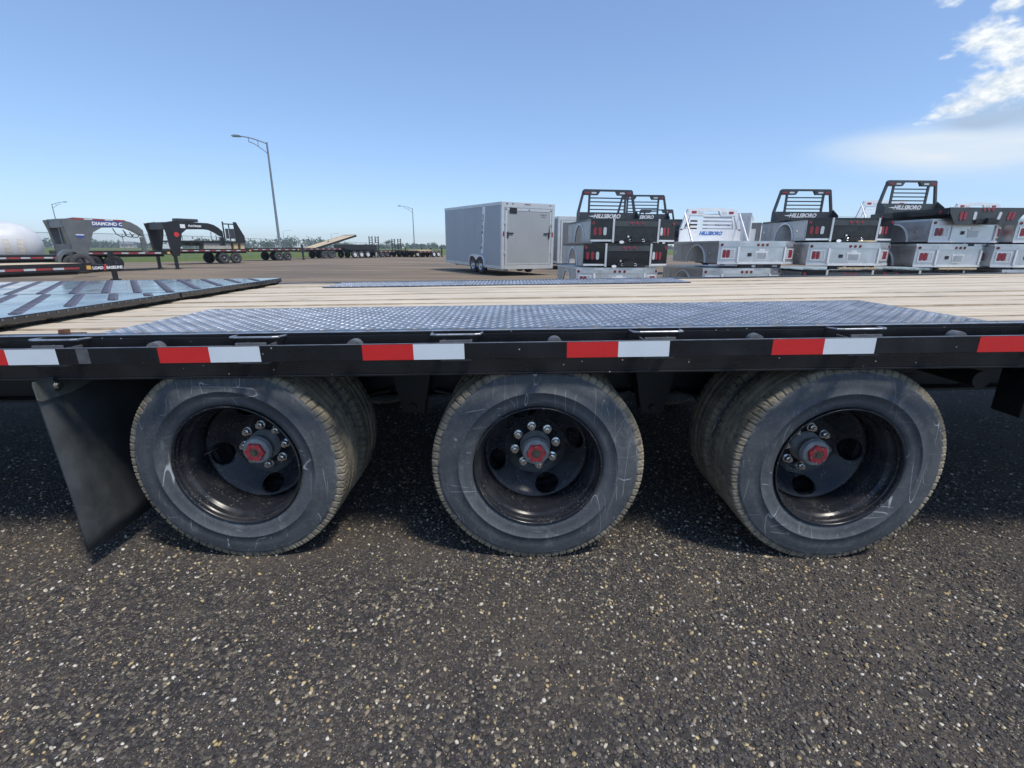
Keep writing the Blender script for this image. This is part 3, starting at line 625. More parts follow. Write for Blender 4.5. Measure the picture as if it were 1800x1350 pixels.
def rack_alu(T, wb, y, z, logo):
    hw = wb/2; H = 1.0; mat = M['alup']; fr = MB(); arc = [(x_, z+H+.05*(1-(x_/(hw-.22))**2)) for x_ in np.linspace(hw-.22, -hw+.22, 9)]
    for s in (-1, 1):
        fr.prism([(s*hw, z+.36), (s*(hw-.10), z+.36), (s*(hw-.32), z+H-.17), (s*(hw-.22), z+H)], y, y+.06, 'y')
        fr.prism([(s*(hw-.22), z+.40), (s*(hw-.28), z+.40), (s*(hw-.40), z+H-.17), (s*(hw-.34), z+H-.17)], y+.003, y+.05, 'y')
        fr.prism([(y, z+.9), (y+.03, z+.9), (y-.55, z), (y-.62, z)], s*(hw-.12)-.012, s*(hw-.12)+.012, 'x')
    fr.prism(arc+[(-hw+.24, z+H-.18), (-hw+.80, z+H-.18), (-hw+.88, z+H-.05), (hw-.88, z+H-.05), (hw-.80, z+H-.18), (hw-.24, z+H-.18)], y-.01, y+.065, 'y')
    r = ob('headache_rack', fr, mat, T)
    ob('rack_panel', MB().box(-hw, hw, y, y+.04, z, z+.395), mat, r)
    me = MB().box(-hw+.36, hw-.36, y+.012, y+.04, -.032, .032).mesh('rack_bar', mat)
    for k in range(4): ob('rack_bar', me, None, r, (0, 0, z+.47+.115*k))
    for s in (-1, 1):
        for dx, m in ((.44, 'lred'), (.68, 'lclr')): ob('rack_lamp', MB().box(s*(hw-dx)-.085, s*(hw-dx)+.085, y-.02, y-.0105, z+H-.13, z+H-.055), M[m], r, bev=.012)
    if logo: ob('rack_lettering', text_mesh('HILLSBORO', .155, M['txtb'], .35, .003, .006), None, r, (.0, y-.006, z+.22), (math.pi/2, 0, 0))
def oval_mesh(w, h, mat, name, d=.012):
    n = 8; pts = [(w/2*math.cos(t), (h-w)/2+w/2*math.sin(t)) for t in np.linspace(0, math.pi, n)]+[(w/2*math.cos(t), -(h-w)/2+w/2*math.sin(t)) for t in np.linspace(math.pi, 2*math.pi, n)]
    return MB().prism(pts, 0, -d, 'y').mesh(name, mat)
OVR, OVC = oval_mesh(.085, .215, M['lred'], 'tail_lamp'), oval_mesh(.085, .215, M['lclr'], 'reverse_lamp')
MKR = MB().cyl((0, 0, 0), (0, -.012, 0), .040, .036, 16).mesh('marker_lamp', simple('dark_red_lens', (.16, .02, .025), .25, 0, .2, 30)); MKL = MB().cyl((0, 0, 0), (0, -.012, 0), .042, .038, 16).mesh('marker_lamp', M['lred'])
BEDS = {}
def build_bed(kind, rack):
    t = thing('truck_bed', 'truck bed', 'truck bed')
    if kind == 'flat':
        h, w, L = .42, 2.16, 2.75
        ob('deck', MB().box(-w/2+.03, w/2-.03, .025, L, h-.12, h-.0), M['charc'], t, bev=.004)
        ob('tail_panel', MB().prism([(-w/2, h+.012), (w/2, h+.012), (w/2-.06, h-.14), (w/2-.25, 0), (-w/2+.25, 0), (-w/2+.06, h-.14)], 0, .02, 'y'), M['charc'], t)
        for s in (-1, 1): ob('side_rail', MB().box(s*(w/2-.028), s*w/2, .022, L, h-.16, h+.004), M['bedblk'], t)
        ob('sub_frame', MB().box(-.45, -.37, .05, L-.1, h-.32, h-.125).box(.37, .45, .05, L-.1, h-.32, h-.125), M['dark'], t)
        for x, me in ((-.72, OVR), (-.61, OVR), (-.34, OVC), (.34, OVC), (.61, OVR), (.72, OVR)): ob('tail_lamp' if me is OVR else 'reverse_lamp', me, None, t, (x, -.001, h-.20), (0, R(12 if x > 0 else 0), 0))
        for x in (-.12, 0, .12): ob('marker_lamp', MKL, None, t, (x, -.001, h-.04))
        ob('hitch_receiver', MB().box(-.32, .32, -.05, -.001, .03, .13).box(-.08, .08, -.14, -.0505, .02, .16), M['dark'], t)
        rack_black(t, 1.62, 1.92, L-.08, h+.004, M['charc'], True)
        for x, nm in ((-w/2-.012, 'side_lamp'),):
            for yy in (.2, 2.2): ob(nm, MB().box(x, -w/2-.001, yy, yy+.1, h-.12, h-.05), M['lred'], t)
        return t
    blk = kind == 'black'; h, L = .60, 2.62
    wc, wp, sw = (1.30, .62, .19) if blk else (1.46, .50, .20); W2 = wc/2+wp*.94
    face = M['bedblk'] if blk else M['alu']; sd_ = M['alud']
    outline = [(-wc/2, .012), (wc/2, .012), (W2, sw+.012), (W2, L), (-W2, L), (-W2, sw+.012)]
    ob('deck', MB().prism(outline, h-.055, h, 'z'), face, t)
    for s in (-1, 1):
        pts = arch_panel(L-sw, h-.058, 1.28-sw, .46); x = s*W2
        b = MB(); b.prism([(p+sw, q) for p, q in pts], x-.012 if s > 0 else x, x if s > 0 else x+.012, 'x')
        # rolled ribs above the arch
        b.box(*((x+.0005, x+.012) if s > 0 else (x-.012, x-.0005)), sw+.02, L-.02, h-.08, h-.060)
        sp_ = ob('side_panel', b, sd_, t)
        arc = [(1.28-.46*math.cos(a), .4784*math.sin(a)) for a in np.linspace(0, math.pi, 17)]; arc2 = [(1.28-.50*math.cos(a), .518*math.sin(a)) for a in np.linspace(math.pi, 0, 17)]
        ob('arch_lip', MB().prism(arc+arc2, x+s*.0005, x+s*.022, 'x'), M['alup'], sp_)
        # inner wheel box, so that the arch reads as a recess
        ob('wheel_box', MB().box(*((x-.42, x-.40) if s > 0 else (x+.40, x+.42)), sw+.1, L-.1, .0, h-.06), M['alud'], t)
        for (ya, yb) in ((sw+.05, sw+.50), (L-.56, L-.10)):
            d = ob('box_door', MB().box(*((x+.0008, x+.008) if s > 0 else (x-.008, x-.0008)), ya, yb, .06, h-.14), sd_, t, bev=.002)
            ob('latch', MB().box(*((x+.0085, x+.022) if s > 0 else (x-.022, x-.0085)), (ya+yb)/2+.10, (ya+yb)/2+.16, .24, .30), M['chrome'], d)
        # slanted rear corner with the lamps
        ang = math.atan2(sw, wp*.94); Lp = math.hypot(sw, wp*.94)
        c = ob('corner_panel', MB().box(0, Lp, 0, .012, 0, h-.058), face, t, (s*wc/2, 0, 0), (0, 0, ang if s > 0 else math.pi-ang))
        if s < 0:
            bpy.data.objects.remove(c); c = ob('corner_panel', MB().box(-Lp, 0, 0, .012, 0, h-.058), face, t, (-wc/2, 0, 0), (0, 0, -ang))
        q = lambda u: u*s
        if blk:
            for u, me in ((Lp*.34, OVR), (Lp*.56, OVR), (Lp*.18, OVC)) if s > 0 else ((Lp*.80, OVR), (Lp*.58, OVR), (Lp*.36, OVC)): ob('tail_lamp' if me is OVR else 'reverse_lamp', me, None, c, (q(u), -.001, .27))
            ob('marker_lamp', MKL, None, c, (q(Lp*.88), -.001, h-.115)); ob('bumper_strip', MB().box(min(q(.02), q(Lp-.01)), max(q(.02), q(Lp-.01)), -.014, -.001, .0, .05), M['alup'], c)
        else:
            bz = MB(); r0, r1, z0, z1 = Lp*.5-.18, Lp*.5+.18, .115, .395
            for a_, b_, e_, f_ in ((r0, r1, z0, z0+.03), (r0, r1, z1-.03, z1), (r0, r0+.03, z0+.03, z1-.03), (r1-.03, r1, z0+.03, z1-.03)): bz.box(min(q(a_), q(b_)), max(q(a_), q(b_)), -.016, -.0005, e_, f_)
            ob('lamp_bezel', bz, M['alup'], c)
            for u, me in ((-.098, OVR), (0, OVR), (.098, OVC)): ob('tail_lamp' if me is OVR else 'reverse_lamp', me, None, c, (q(Lp*.5-u), -.001, .255))
            ob('top_band', MB().box(min(q(.0), q(Lp)), max(q(.0), q(Lp)), -.016, -.0005, h-.15, h-.06), M['alu'], c); ob('marker_lamp', MKR, None, c, (q(Lp*.85), -.0165, h-.105))
            ob('bumper_strip', MB().box(min(q(0), q(Lp)), max(q(0), q(Lp)), -.024, -.0005, -.02, .035), M['alup'], c)
    ob('rear_panel', MB().box(-wc/2, wc/2, 0, .012, 0, h-.058), face, t)
    for s in (-1, 1): ob('rear_post', MB().box(s*(wc/2)-.028, s*(wc/2)+.028, -.03, -.001, -.03 if blk else .036, h-.005 if blk else h-.16), M['trim'] if blk else M['alup'], t, bev=.004)
    if blk:
        ob('top_band', MB().box(-wc/2+.03, wc/2-.03, -.02, -.001, h-.20, h-.062), M['charc'], t)
        for x in (-.13, .03, .19): ob('marker_lamp', MKL, None, t, (x-.02, -.021, h-.115))
        b = MB().box(-.30, .42, -.04, -.001, .02, .06).box(-.14, .16, -.09, -.0405, -.01, .12); ob('hitch_receiver', b, M['dark'], t)
        for x in (-.16, .2): ob('chain_loop', MB().tube([(x+.05*math.cos(a), -.06, .03+.03*math.sin(a)) for a in np.linspace(0, 6.283, 9)], .009, 6), M['chrome'], t)
        ob('oval_sticker', MB().prism([(-.40+.07*math.cos(a), -.015+.04*math.sin(a)) for a in np.linspace(0, 6.0, 14)], -.032, -.028, 'y').box(-.48, .5, -.0278, -.001, -.05, .018, 1), [M['sticker'], M['dark']], t)
        ob('plug_socket', MB().cyl((-.22, -.001, .13), (-.22, -.04, .13), .03, .03, 12), M['chrome'], t)
    else:
        ob('top_band', MB().box(-wc/2+.001, wc/2-.001, -.016, -.0005, h-.15, h-.06), M['alu'], t)
        for x in (-.14, 0, .14): ob('marker_lamp', MKR, None, t, (x, -.0165, h-.105))
        ob('bumper_strip', MB().box(-wc/2, wc/2, -.024, -.0005, -.02, .035), M['alup'], t)
        ob('licence_recess', MB().prism([(-.22, .33), (-.10, .33), (-.08, .385), (.08, .385), (.10, .33), (.22, .33), (.19, .29), (.17, .10), (-.17, .10), (-.19, .29)], -.010, -.0006, 'y'), M['alup'], t)
        ob('licence_plate_well', MB().box(-.155, .155, -.0125, -.0105, .12, .285), M['alud'], t)
        ob('plug_socket', MB().box(-.42, -.31, -.016, -.0006, .19, .28), M['dark'], t)
        b = MB().box(-.62, .70, .03, .10, -.12, -.022).box(-.10, .10, -.03, .0295, -.12, -.025); ob('hitch_receiver', b, M['dark'], t)
        ob('oval_sticker', MB().prism([(-.16+.075*math.cos(a), -.075+.035*math.sin(a)) for a in np.linspace(0, 6.0, 14)], .0245, .0285, 'y'), M['sticker'], t)
        ob('maker_plate', MB().box(.42, .58, .0255, .0292, -.095, -.055), M['alud'], t)
    ob('sub_frame', MB().box(-.45, -.37, .1, L-.1, -.05, h-.06).box(.37, .45, .1, L-.1, -.05, h-.06), M['dark'], t)
    if rack == 'black': rack_black(t, 1.66, 1.98, L-.08, h, M['rack'], True)
    if rack == 'alu': rack_alu(t, 2.2, L-.08, h, True)
    return t
def bed(kind, rack, x, y, z, yaw, label, group='stacked truck beds'):
    k = (kind, rack)
    if k in BEDS: t = copy_tree(BEDS[k])
    else: t = BEDS[k] = build_bed(kind, rack)
    t.location = (x, y, z); t.rotation_euler = (0, 0, R(yaw)); tag(t, label, 'truck bed', group); return t
bed('black', 'black', 3.40, 12.15, 1.37, 8, 'black truck bed with headache rack on top of the stack beside the silver enclosed trailer')
bed('black', None, 3.22, 12.1, .72, 8, 'black truck bed without rack, middle of the stack beside the silver enclosed trailer')
bed('alu', None, 3.0, 12.05, .07, 7, 'aluminium truck bed at the bottom of the stack under two black beds')
bed('black', 'black', 5.1, 15.3, 1.54, 2, 'black bed with rack half hidden behind the leftmost top bed')
bed('black', 'black', 7.3, 21.0, 1.45, 2, 'farthest black bed, its rack seen through another headache rack')
bed('alu', 'alu', 6.92, 12.1, .80, 11, 'aluminium truck bed with a pale rack lettered in blue')
bed('alu', None, 6.55, 12.05, .07, 9, 'aluminium truck bed on the ground under the bed with blue rack lettering')
bed('black', 'black', 9.55, 12.35, 1.43, 1, 'black truck bed with rack on the middle stack, resting on an aluminium bed')
bed('alu', None, 9.45, 12.05, .77, 4, 'aluminium truck bed between two black beds in the middle stack')
bed('black', None, 9.4, 12.0, .03, 2, 'black truck bed at the bottom of the middle stack, under timber')
bed('flat', None, 12.72, 11.9, 1.84, 2, 'charcoal flat truck bed with a tapered tail panel on top of the right stack')
bed('alu', None, 12.75, 12.2, 1.40, 10, 'aluminium truck bed directly under the charcoal flat bed')
bed('alu', None, 12.4, 12.1, .74, 10, 'aluminium truck bed second from the bottom under the charcoal flat bed')
bed('black', None, 12.0, 12.05, .03, 4, 'black truck bed at the very bottom below the charcoal flat bed')
bed('alu', None, 15.15, 12.2, 1.40, 8, 'top aluminium truck bed at the right edge of the picture')
bed('alu', None, 14.6, 12.1, .74, 8, 'middle aluminium truck bed at the right edge of the picture')
bed('alu', None, 14.9, 12.0, .06, 8, 'lowest aluminium truck bed at the right edge of the picture')
bed('alu', 'alu', 14.9, 15.9, 1.42, 3, 'aluminium bed with pale rack peeking out left of the tall charcoal rack')
bed('alu', 'alu', 18.6, 15.9, 1.34, 3, 'aluminium bed with pale rack peeking out right of the tall charcoal rack')
for x, y, z, w, lab in ((9.6, 11.98, .655, 1.1, 'timber spacer on the bottom black bed of the middle stack'), (12.4, 12.0, .655, 1.1, 'timber spacer on the bottom black bed of the right stack'), (9.9, 12.25, 1.385, .5, 'short timber block under the top black bed of the middle stack')):
    tag(ob('timber_spacer', MB().box(-w/2, w/2, 0, .09, 0, .045), M['timber'], None, (x, y, z), (0, 0, R(3)), .004), lab, 'timber')

# ------------------------------------------------------------------ enclosed trailers
def enclosed(label, loc, yaw, pitch, w, L, zb, H, skin, door, trim, detail=False, group=None, word=None, vnose=True):
    t = thing('enclosed_trailer', label, 'trailer', loc, (R(pitch), 0, R(yaw)), group)
    b = MB(); b.box(.02, w-.02, .02, L, zb+.02, zb+H-.03); 
    if vnose: b.prism([(.02, L), (w-.02, L), (w*.5+.25, L+.75), (w*.5-.25, L+.75)], zb+.02, zb+H-.03, 'z')
    ob('body', b, skin, t)
    n = 5
    for s, x in ((-1, 0), (1, w)):
        for k in range(n):
            y0, y1 = .10+(L-.12)*k/n, .10+(L-.12)*(k+1)/n
            ob('side_sheet', MB().box(min(x, x-s*.018), max(x, x-s*.018), y0+.003, y1-.003, zb+.14, zb+H-.13), skin, t)
        ob('roof_trim', MB().box(min(x+s*.012, x-s*.05), max(x+s*.012, x-s*.05), -.01, L, zb+H-.128, zb+H+.0), trim, t, bev=.006)
        ob('bottom_trim', MB().box(min(x+s*.008, x-s*.02), max(x+s*.008, x-s*.02), .10, L, zb, zb+.138), trim, t, bev=.004)
        ob('corner_post', MB().box(min(x+s*.010, x-s*.13), max(x+s*.010, x-s*.13), -.014, .098, zb, zb+H-.13), trim, t, bev=.008)
    ob('rear_header', MB().box(.052, w-.052, -.016, .05, zb+H-.22, zb+H), trim, t, bev=.006); ob('rear_sill', MB().box(.132, w-.132, -.03, .05, zb, zb+.17), trim, t, bev=.006)
    ob('roof', MB().box(.05, w-.05, .05, L, zb+H-.028, zb+H+.008), trim, t)
    fr = MB(); a, c, z0, z1 = .16, w-.16, zb+.19, zb+H-.235
    for x0, x1, q0, q1 in ((a, a+.10, z0, z1), (c-.10, c, z0, z1), (a+.10, c-.10, z1-.11, z1), (a+.10, c-.10, z0, z0+.06)): fr.box(x0, x1, -.022, .02, q0, q1)
    d = ob('ramp_door', MB().box(a+.105, c-.105, -.012, .015, z0+.065, z1-.115), door, t); ob('door_frame', fr, trim, d, bev=.004)
    if detail:
        ob('door_seam', MB().box(w/2-.003, w/2+.003, -.0135, -.0122, z0+.07, z1-.12), skin, d)
        for s, x in ((1, a+.12), (-1, c-.12)):
            zc = zb+H*.53
            b = MB().box(x-.035, x+.035, -.05, -.0135, zc-.14, zc+.10).box(min(x+s*.07, x+s*.27), max(x+s*.07, x+s*.27), -.055, -.014, zc+.02, zc+.07); ob('door_latch', b, M['dark'], d)
        for x in (.145, w-.145):
            for zz in (.25, .70): ob('hinge', MB().cyl((x, -.035, zb+H*zz-.05), (x, -.035, zb+H*zz+.05), .028, .028, 8).box(x-.05, x+.05, -.032, -.0225, zb+H*zz-.06, zb+H*zz+.06), M['trim'], t)
            ob('tail_lamp', MB().box(x-.095, x-.03, -.025, -.0145, zb+H*.50, zb+H*.57), M['lred'], t) if x < 1 else ob('tail_lamp', MB().box(x+.03, x+.095, -.025, -.0145, zb+H*.50, zb+H*.57), M['lred'], t)
        ob('black_plaque', MB().box(.36, .72, -.03, -.0225, z1-.22, z1+.01), M['dark'], d)
        for x in (a+.05, w/2, c-.05): ob('clearance_lamp', MB().box(x-.03, x+.03, -.034, -.0225, z1-.075, z1-.04), M['dark'], d)
        for x in (.24, .52, 1.15, 1.25, 1.35, w-.24): ob('roof_lamp', MB().box(x-.04, x+.04, -.028, -.0165, zb+H-.085, zb+H-.055), M['lred'] if x > 1 and x < 1.5 else M['dark'], t)
        ob('door_lettering', text_mesh('STEALTH', .085, M['txtd'], .1), None, d, (c-.42, -.0135, z1-.27), (math.pi/2, 0, 0)); ob('door_lettering', text_mesh('TRAILERS', .05, M['txtd'], .1), None, d, (c-.42, -.0135, z1-.34), (math.pi/2, 0, 0))
        ob('door_cable', MB().tube([(c-.05, -.04, zb+H*.68), (c-.10, -.05, zb+H*.63), (c-.09, -.05, zb+H*.58), (c-.05, -.04, zb+H*.55)], .012), M['dark'], d)
        # pale slanted stripe with the name running down it
        st = ob('name_stripe', MB().prism([(1.55, zb+H-.135), (1.83, zb+H-.135), (2.02, zb+.62), (1.80, zb+.62)], -.006, -.0006, 'x'), M['alup'], t)
        for k, ch in enumerate('STEALTH'): ob('stripe_letter', text_mesh(ch, .24, M['txtd'], 0, .002, .008), None, st, (-.0085, 1.74+.030*k+.03, zb+H-.62-.225*k), (math.pi/2, R(0), -math.pi/2))
        for s, x in ((-1, 0), (1, w)):
            for k in (0, 1):
                wl_ = bg_wheel(t, 'alloy', (0, 0, 0)); wl_.rotation_euler = (0, 0, -math.pi/2 if s < 0 else math.pi/2); wl_.location = (x+s*.035, 2.02+.82*k, .36)
            pts = [(2.02-.46, .34), (2.02-.42, .62), (2.02-.24, .80), (2.02, .84), (2.84, .84), (3.08, .80), (3.26, .62), (3.30, .34)]
            inn = [(3.24, .34), (3.20, .60), (3.05, .745), (2.84, .775), (2.6, .70), (2.43, .58), (2.26, .70), (2.02, .775), (1.81, .745), (1.66, .60), (1.62, .34)]
            ob('fender_flare', MB().prism(pts+inn, x-s*.001, x+s*.075, 'x'), M['alup'], t); ob('wheel_well', MB().prism([(1.62, .30), (1.66, .60), (1.81, .745), (2.02, .775), (2.84, .775), (3.05, .745), (3.20, .60), (3.24, .30)], x+s*.0005, x+s*.003, 'x'), M['dark'], t)
        ob('axle', MB().cyl((.1, 2.02, .36), (w-.1, 2.02, .36), .04).cyl((.1, 2.84, .36), (w-.1, 2.84, .36), .04).box(.5, .6, .5, L, .20, .30), M['dark'], t)
        ob('coupler', MB().box(w/2-.05, w/2+.05, L+.6, L+1.7, .42, .52).cyl((w/2, L+1.6, .5), (w/2, L+1.6, 0.05), .04), M['dark'], t)
    else:
        b = MB().box(.1, w-.1, .3, L-.2, zb-.08, zb+.018)
        ob('under_frame', b, M['dark'], t)
        for s, x in ((-1, 0), (1, w)):
            for k in (0, 1): wl_ = bg_wheel(t, 'alloy', (0, 0, 0)); wl_.rotation_euler = (0, 0, -math.pi/2 if s < 0 else math.pi/2); wl_.location = (x-s*.03, L*.38+.8*k, .36)
        if word: ob('door_lettering', text_mesh(word, .26, M['txtd'], .2), None, d, (w*.42, -.0145, z1-.42), (math.pi/2, 0, 0))
    return t
enclosed('silver grey enclosed cargo trailer with a closed ramp door and pale slanted stripe', (-.482, 19.5, 0), 29.5, 1.2, 2.66, 6.4, .29, 2.76, M['silver'], M['silverd'], M['trim'], True)
enclosed('dark grey enclosed trailer half hidden behind the silver one and the first bed stack', (2.55, 26.2, 0), 12, 0, 2.5, 6.0, .35, 2.55, M['greyskin'], M['greyskin'], M['trim'], vnose=False)
enclosed('white enclosed trailer with dark lettering behind the blue lettered rack', (11.1, 27.5, 0), -27, 0, 2.5, 6.2, .4, 2.72, M['whiteskin'], M['whiteskin'], M['trim'], group=None, word='ROYAL')
enclosed('smaller white enclosed trailer standing right of the white one with dark lettering', (13.4, 30.5, 0), -30, 0, 2.35, 5.2, .4, 2.35, M['whiteskin'], M['whiteskin'], M['greyskin'])

# ------------------------------------------------------------------ background flatbeds
def tape_strip(b, x0, x1, y, z, seg=.42):
    x = x0; k = 0
    while x+seg*.7 < x1:
        b.box(x, x+seg*(1 if k % 2 == 0 else .7), y-.006, y-.0005, z, z+.06, k % 2); x += seg*(1.02 if k % 2 == 0 else .72); k += 1
def flatbed(name, label, loc, yaw, L, w, hd, axles, kind, ax=None, pitch=0., deck='wood2', tongue=True, group=None, sign=None, cat='trailer', jackx=1.0, amber=True, beam=.20):
    t = thing(name, label, cat, loc, (0, R(pitch), R(yaw)), group)
    ob('deck', MB().box(-L/2, L/2, .02, w-.02, hd-.05, hd), M[deck], t)
    ob('frame', MB().box(-L/2, L/2, 0, .018, hd-beam, hd+.01).box(-L/2, L/2, w-.018, w, hd-beam, hd+.01).box(-L/2, L/2, w*.3, w*.3+.08, hd-.05-beam*1.3, hd-.052).box(-L/2, L/2, w*.7, w*.7+.08, hd-.05-beam*1.3, hd-.052).box(-L/2-.02, -L/2-.001, 0, w, hd-beam, hd+.01).box(L/2+.001, L/2+.02, 0, w, hd-beam, hd+.01), M['bgblk'], t)
    b = MB(); tape_strip(b, -L/2+.1, L/2-.2, 0, hd-beam*.72); o = ob('reflective_tape', b, [M['redb'], M['whiteb']], t); o['kind'] = 'stuff'
    if amber: ob('side_lamp', MB().box(L/2-.16, L/2-.03, -.02, -.001, hd-beam*.8, hd-beam*.3), M['amber'], t)
    rad = {'black': .39, 'white': .39, 'alloy': .36, 'small': .34}[kind]; ax = -L*.12 if ax is None else ax
    for k in range(axles):
        x = ax+(k-(axles-1)/2)*(2*rad+.09)
        bg_wheel(t, kind, (x, .02 if hd > 2*rad else -.24, rad)); bg_wheel(t, kind, (x, w-.02 if hd > 2*rad else w+.24, rad), True)
        ob('axle', MB().cyl((x, .2, rad), (x, w-.2, rad), .05, .05, 8), M['bgblk'], t)
    if tongue:
        tl = 1.35; b = MB(); b.prism([(L/2, .25), (L/2+tl, w/2-.06), (L/2+tl, w/2+.06), (L/2, w-.25), (L/2, w-.42), (L/2+tl*.75, w/2), (L/2, .42)], hd-.24, hd-.08, 'z'); ob('tongue', b, M['bgblk'], t)
        ob('jack', MB().box(L/2+tl*jackx-.06, L/2+tl*jackx+.06, w/2-.20, w/2-.08, .06, hd+.35).box(L/2+tl*jackx-.12, L/2+tl*jackx+.12, w/2-.25, w/2-.03, 0, .06), M['bgblk'], t); ob('coupler', MB().box(L/2+tl, L/2+tl+.28, w/2-.05, w/2+.05, hd-.20, hd-.07), M['bgblk'], t)
    if sign:
        ob('name_sign', MB().box(L/2+.12, L/2+1.12, .18, .19, hd-.235, hd-.055), M['bgblk'], t); ob('sign_lettering', text_mesh(sign[0], .125, M['txtw'], .12, .003, .006), None, t, (L/2+.30, .175, hd-.20), (math.pi/2, 0, 0)); ob('sign_lettering', text_mesh(sign[1], .125, M['txtw'], .12, .003, .006), None, t, (L/2+.83, .175, hd-.20), (math.pi/2, 0, 0))
        ob('sign_slash', MB().prism([(L/2+.47, hd-.24), (L/2+.53, hd-.24), (L/2+.59, hd-.04), (L/2+.53, hd-.04)], .168, .174, 'y'), M['redp'], t)
    return t
# low car hauler at the far left, its tongue pointing right
flatbed('car_hauler', 'low black car hauler with pale wooden deck and lettered tongue at the left edge', (-14.48, 11.38, 0), 75, 6.0, 2.2, .66, 2, 'small', ax=-1.2, sign=('LOAD', 'BASELINE'), beam=.24, pitch=0)
def gooseneck(T, x0, y0, y1, zt, mat, arm, foot, up=.62, tip=1.0, both=True, zt2=None):
    """two uprights with triangular webs, a cross head and an arm reaching forward along +x"""
    A = [(x0, .70), (x0+up*.55, .70), (x0+up*1.05, zt-.62), (x0+up*1.5, zt-.40), (x0+arm-1.05, zt-.37), (x0+arm-.75, zt-.40), (x0+arm-.48, zt-.52), (x0+arm-.20, zt-.70), (x0+arm, zt-.78), (x0+arm, zt-.46), (x0+arm-.20, zt-.26), (x0+arm-.45, zt-.11), (x0+arm-.75, zt-.03), (x0+.25, zt), (x0-.22, zt-.10), (x0-.12, zt-.55)]
    Bp = [(x0, .70), (x0+up*.55, .70), (x0+up*1.05, zt-.62), (x0+up*1.1, zt-.40), (x0+.3, zt), (x0-.22, zt-.10), (x0-.12, zt-.55)]
    ob('neck', MB().prism(A, y0, y0+.14, 'y'), mat, T, bev=.01)
    ob('neck_upright', MB().prism(Bp, y1-.14, y1, 'y'), mat, T, bev=.01)
    ob('cross_head', MB().box(x0-.10, x0+.25, y0+.142, y1-.142, zt-.42, zt-.06), mat, T)
    ob('coupler', MB().box(x0+arm-.16, x0+arm, y0+.0, y0+.14, tip, zt-.785).box(x0+arm-.20, x0+arm+.04, y0-.03, y0+.17, tip-.10, tip), mat, T)
# charcoal gooseneck
t = flatbed('gooseneck_trailer', 'charcoal gooseneck trailer with a tall lettered neck beside the white tank', (-21.0, 18.0, 0), 60, 5.0, 2.3, .82, 2, 'black', ax=-.6, tongue=False, deck='charc', amber=False)
gooseneck(t, 2.75, -.02, 2.0, 2.42, M['neck'], 2.85, .0, up=.80, tip=1.02)
ob('front_panel', MB().box(2.72, 2.80, .125, 1.86, .70, 1.28).box(2.72, 2.80, .125, 1.86, 1.98, 2.20).box(2.73, 2.79, .95, 1.05, 1.282, 1.978), M['neck'], t)
ob('decal', MB().box(3.62, 4.75, -.026, -.0205, 2.06, 2.33), M['bluep'], t); ob('neck_lettering', text_mesh('DIAMOND C', .20, M['txtw'], 0, .003, .008), None, t, (4.20, -.0285, 2.125), (math.pi/2, 0, 0))
ob('badge', MB().prism([(2.93, 1.72), (3.25, 1.72), (3.25, 1.60), (3.09, 1.52), (2.93, 1.60)], -.026, -.0205, 'y'), M['bluep'], t); ob('badge_bar', MB().box(2.94, 3.24, -.030, -.0265, 1.665, 1.705), M['txtw'], t)
b = MB(); tape_strip(b, 2.9, 4.9, -.02, 2.335, .45); o = ob('reflective_tape', b, [M['redb'], M['whiteb']], t); o['kind'] = 'stuff'
pts = [(5.0+.25*u+.12*math.sin(u*5), -.05, 1.98-.35*math.sin(u*1.6)) for u in np.linspace(0, 2, 16)]
ob('hose', MB().tube([(4.35, -.05, 2.0), (4.45, -.06, 1.75), (4.65, -.06, 1.62), (4.85, -.06, 1.70), (4.80, -.06, 1.88)], .02).tube([(4.75, -.06, 1.95), (4.85, -.06, 1.66), (5.05, -.06, 1.62), (5.15, -.06, 1.75)], .02).tube([(5.0, -.06, 1.85), (5.1, -.06, 1.62), (5.3, -.06, 1.62), (5.42, -.06, 1.78)], .02), M['hose'], t)
fn_ = [(.55*math.cos(a)+2.55, .42+.66*math.sin(a)) for a in np.linspace(math.pi*.02, math.pi*.98, 14)]; fi_ = [(.44*math.cos(a)+2.55, .42+.54*math.sin(a)) for a in np.linspace(math.pi*.98, math.pi*.02, 14)]
ob('fender', MB().prism(fn_+fi_, -.32, .02, 'y'), M['neck'], t); bg_wheel(t, 'black', (2.55, -.28, .42))
tag(ob('spare_tyre', BW['black'][0], None, None, (-17.0, 17.7, .55), (R(-8), 0, R(40))), 'loose black tyre standing between the car hauler tongue and the charcoal gooseneck', 'tyre')
# black gooseneck
t = flatbed('gooseneck_trailer', 'black gooseneck trailer standing on two jack legs with a red dot on its neck', (-19.4, 22.9, 0), 60, 4.2, 2.4, .98, 2, 'black', ax=-.9, tongue=False)
gooseneck(t, 2.2, -.02, 2.05, 2.50, M['bgblk'], 2.85, 0, up=.60, tip=1.35)
for y in (.0, 1.9): ob('jack_leg', MB().box(2.26, 2.40, y, y+.12, .05, .72).box(2.20, 2.46, y-.05, y+.17, 0, .05), M['bgblk'], t)
ob('tool_tray', MB().box(2.7, 3.8, .0, .5, 2.505, 2.66), M['rack'], t, bev=.03)
ob('round_decal', MB().cyl((2.55, -.0205, 1.82), (2.55, -.026, 1.82), .13, .13, 16), M['redp'], t)
ob('neck_lettering', text_mesh('PLATINUM', .14, M['txtw'], .1, .003, .006), None, t, (3.55, -.026, 2.24), (math.pi/2, 0, 0)); ob('warning_label', MB().box(2.8, 3.05, -.026, -.0205, 2.16, 2.36), M['txtw'], t)
ob('hose', MB().tube([(4.35, -.05, 2.0), (4.32, -.05, 1.6), (4.45, -.05, 1.45), (4.62, -.05, 1.6), (4.6, -.05, 1.85)], .018), M['hose'], t)
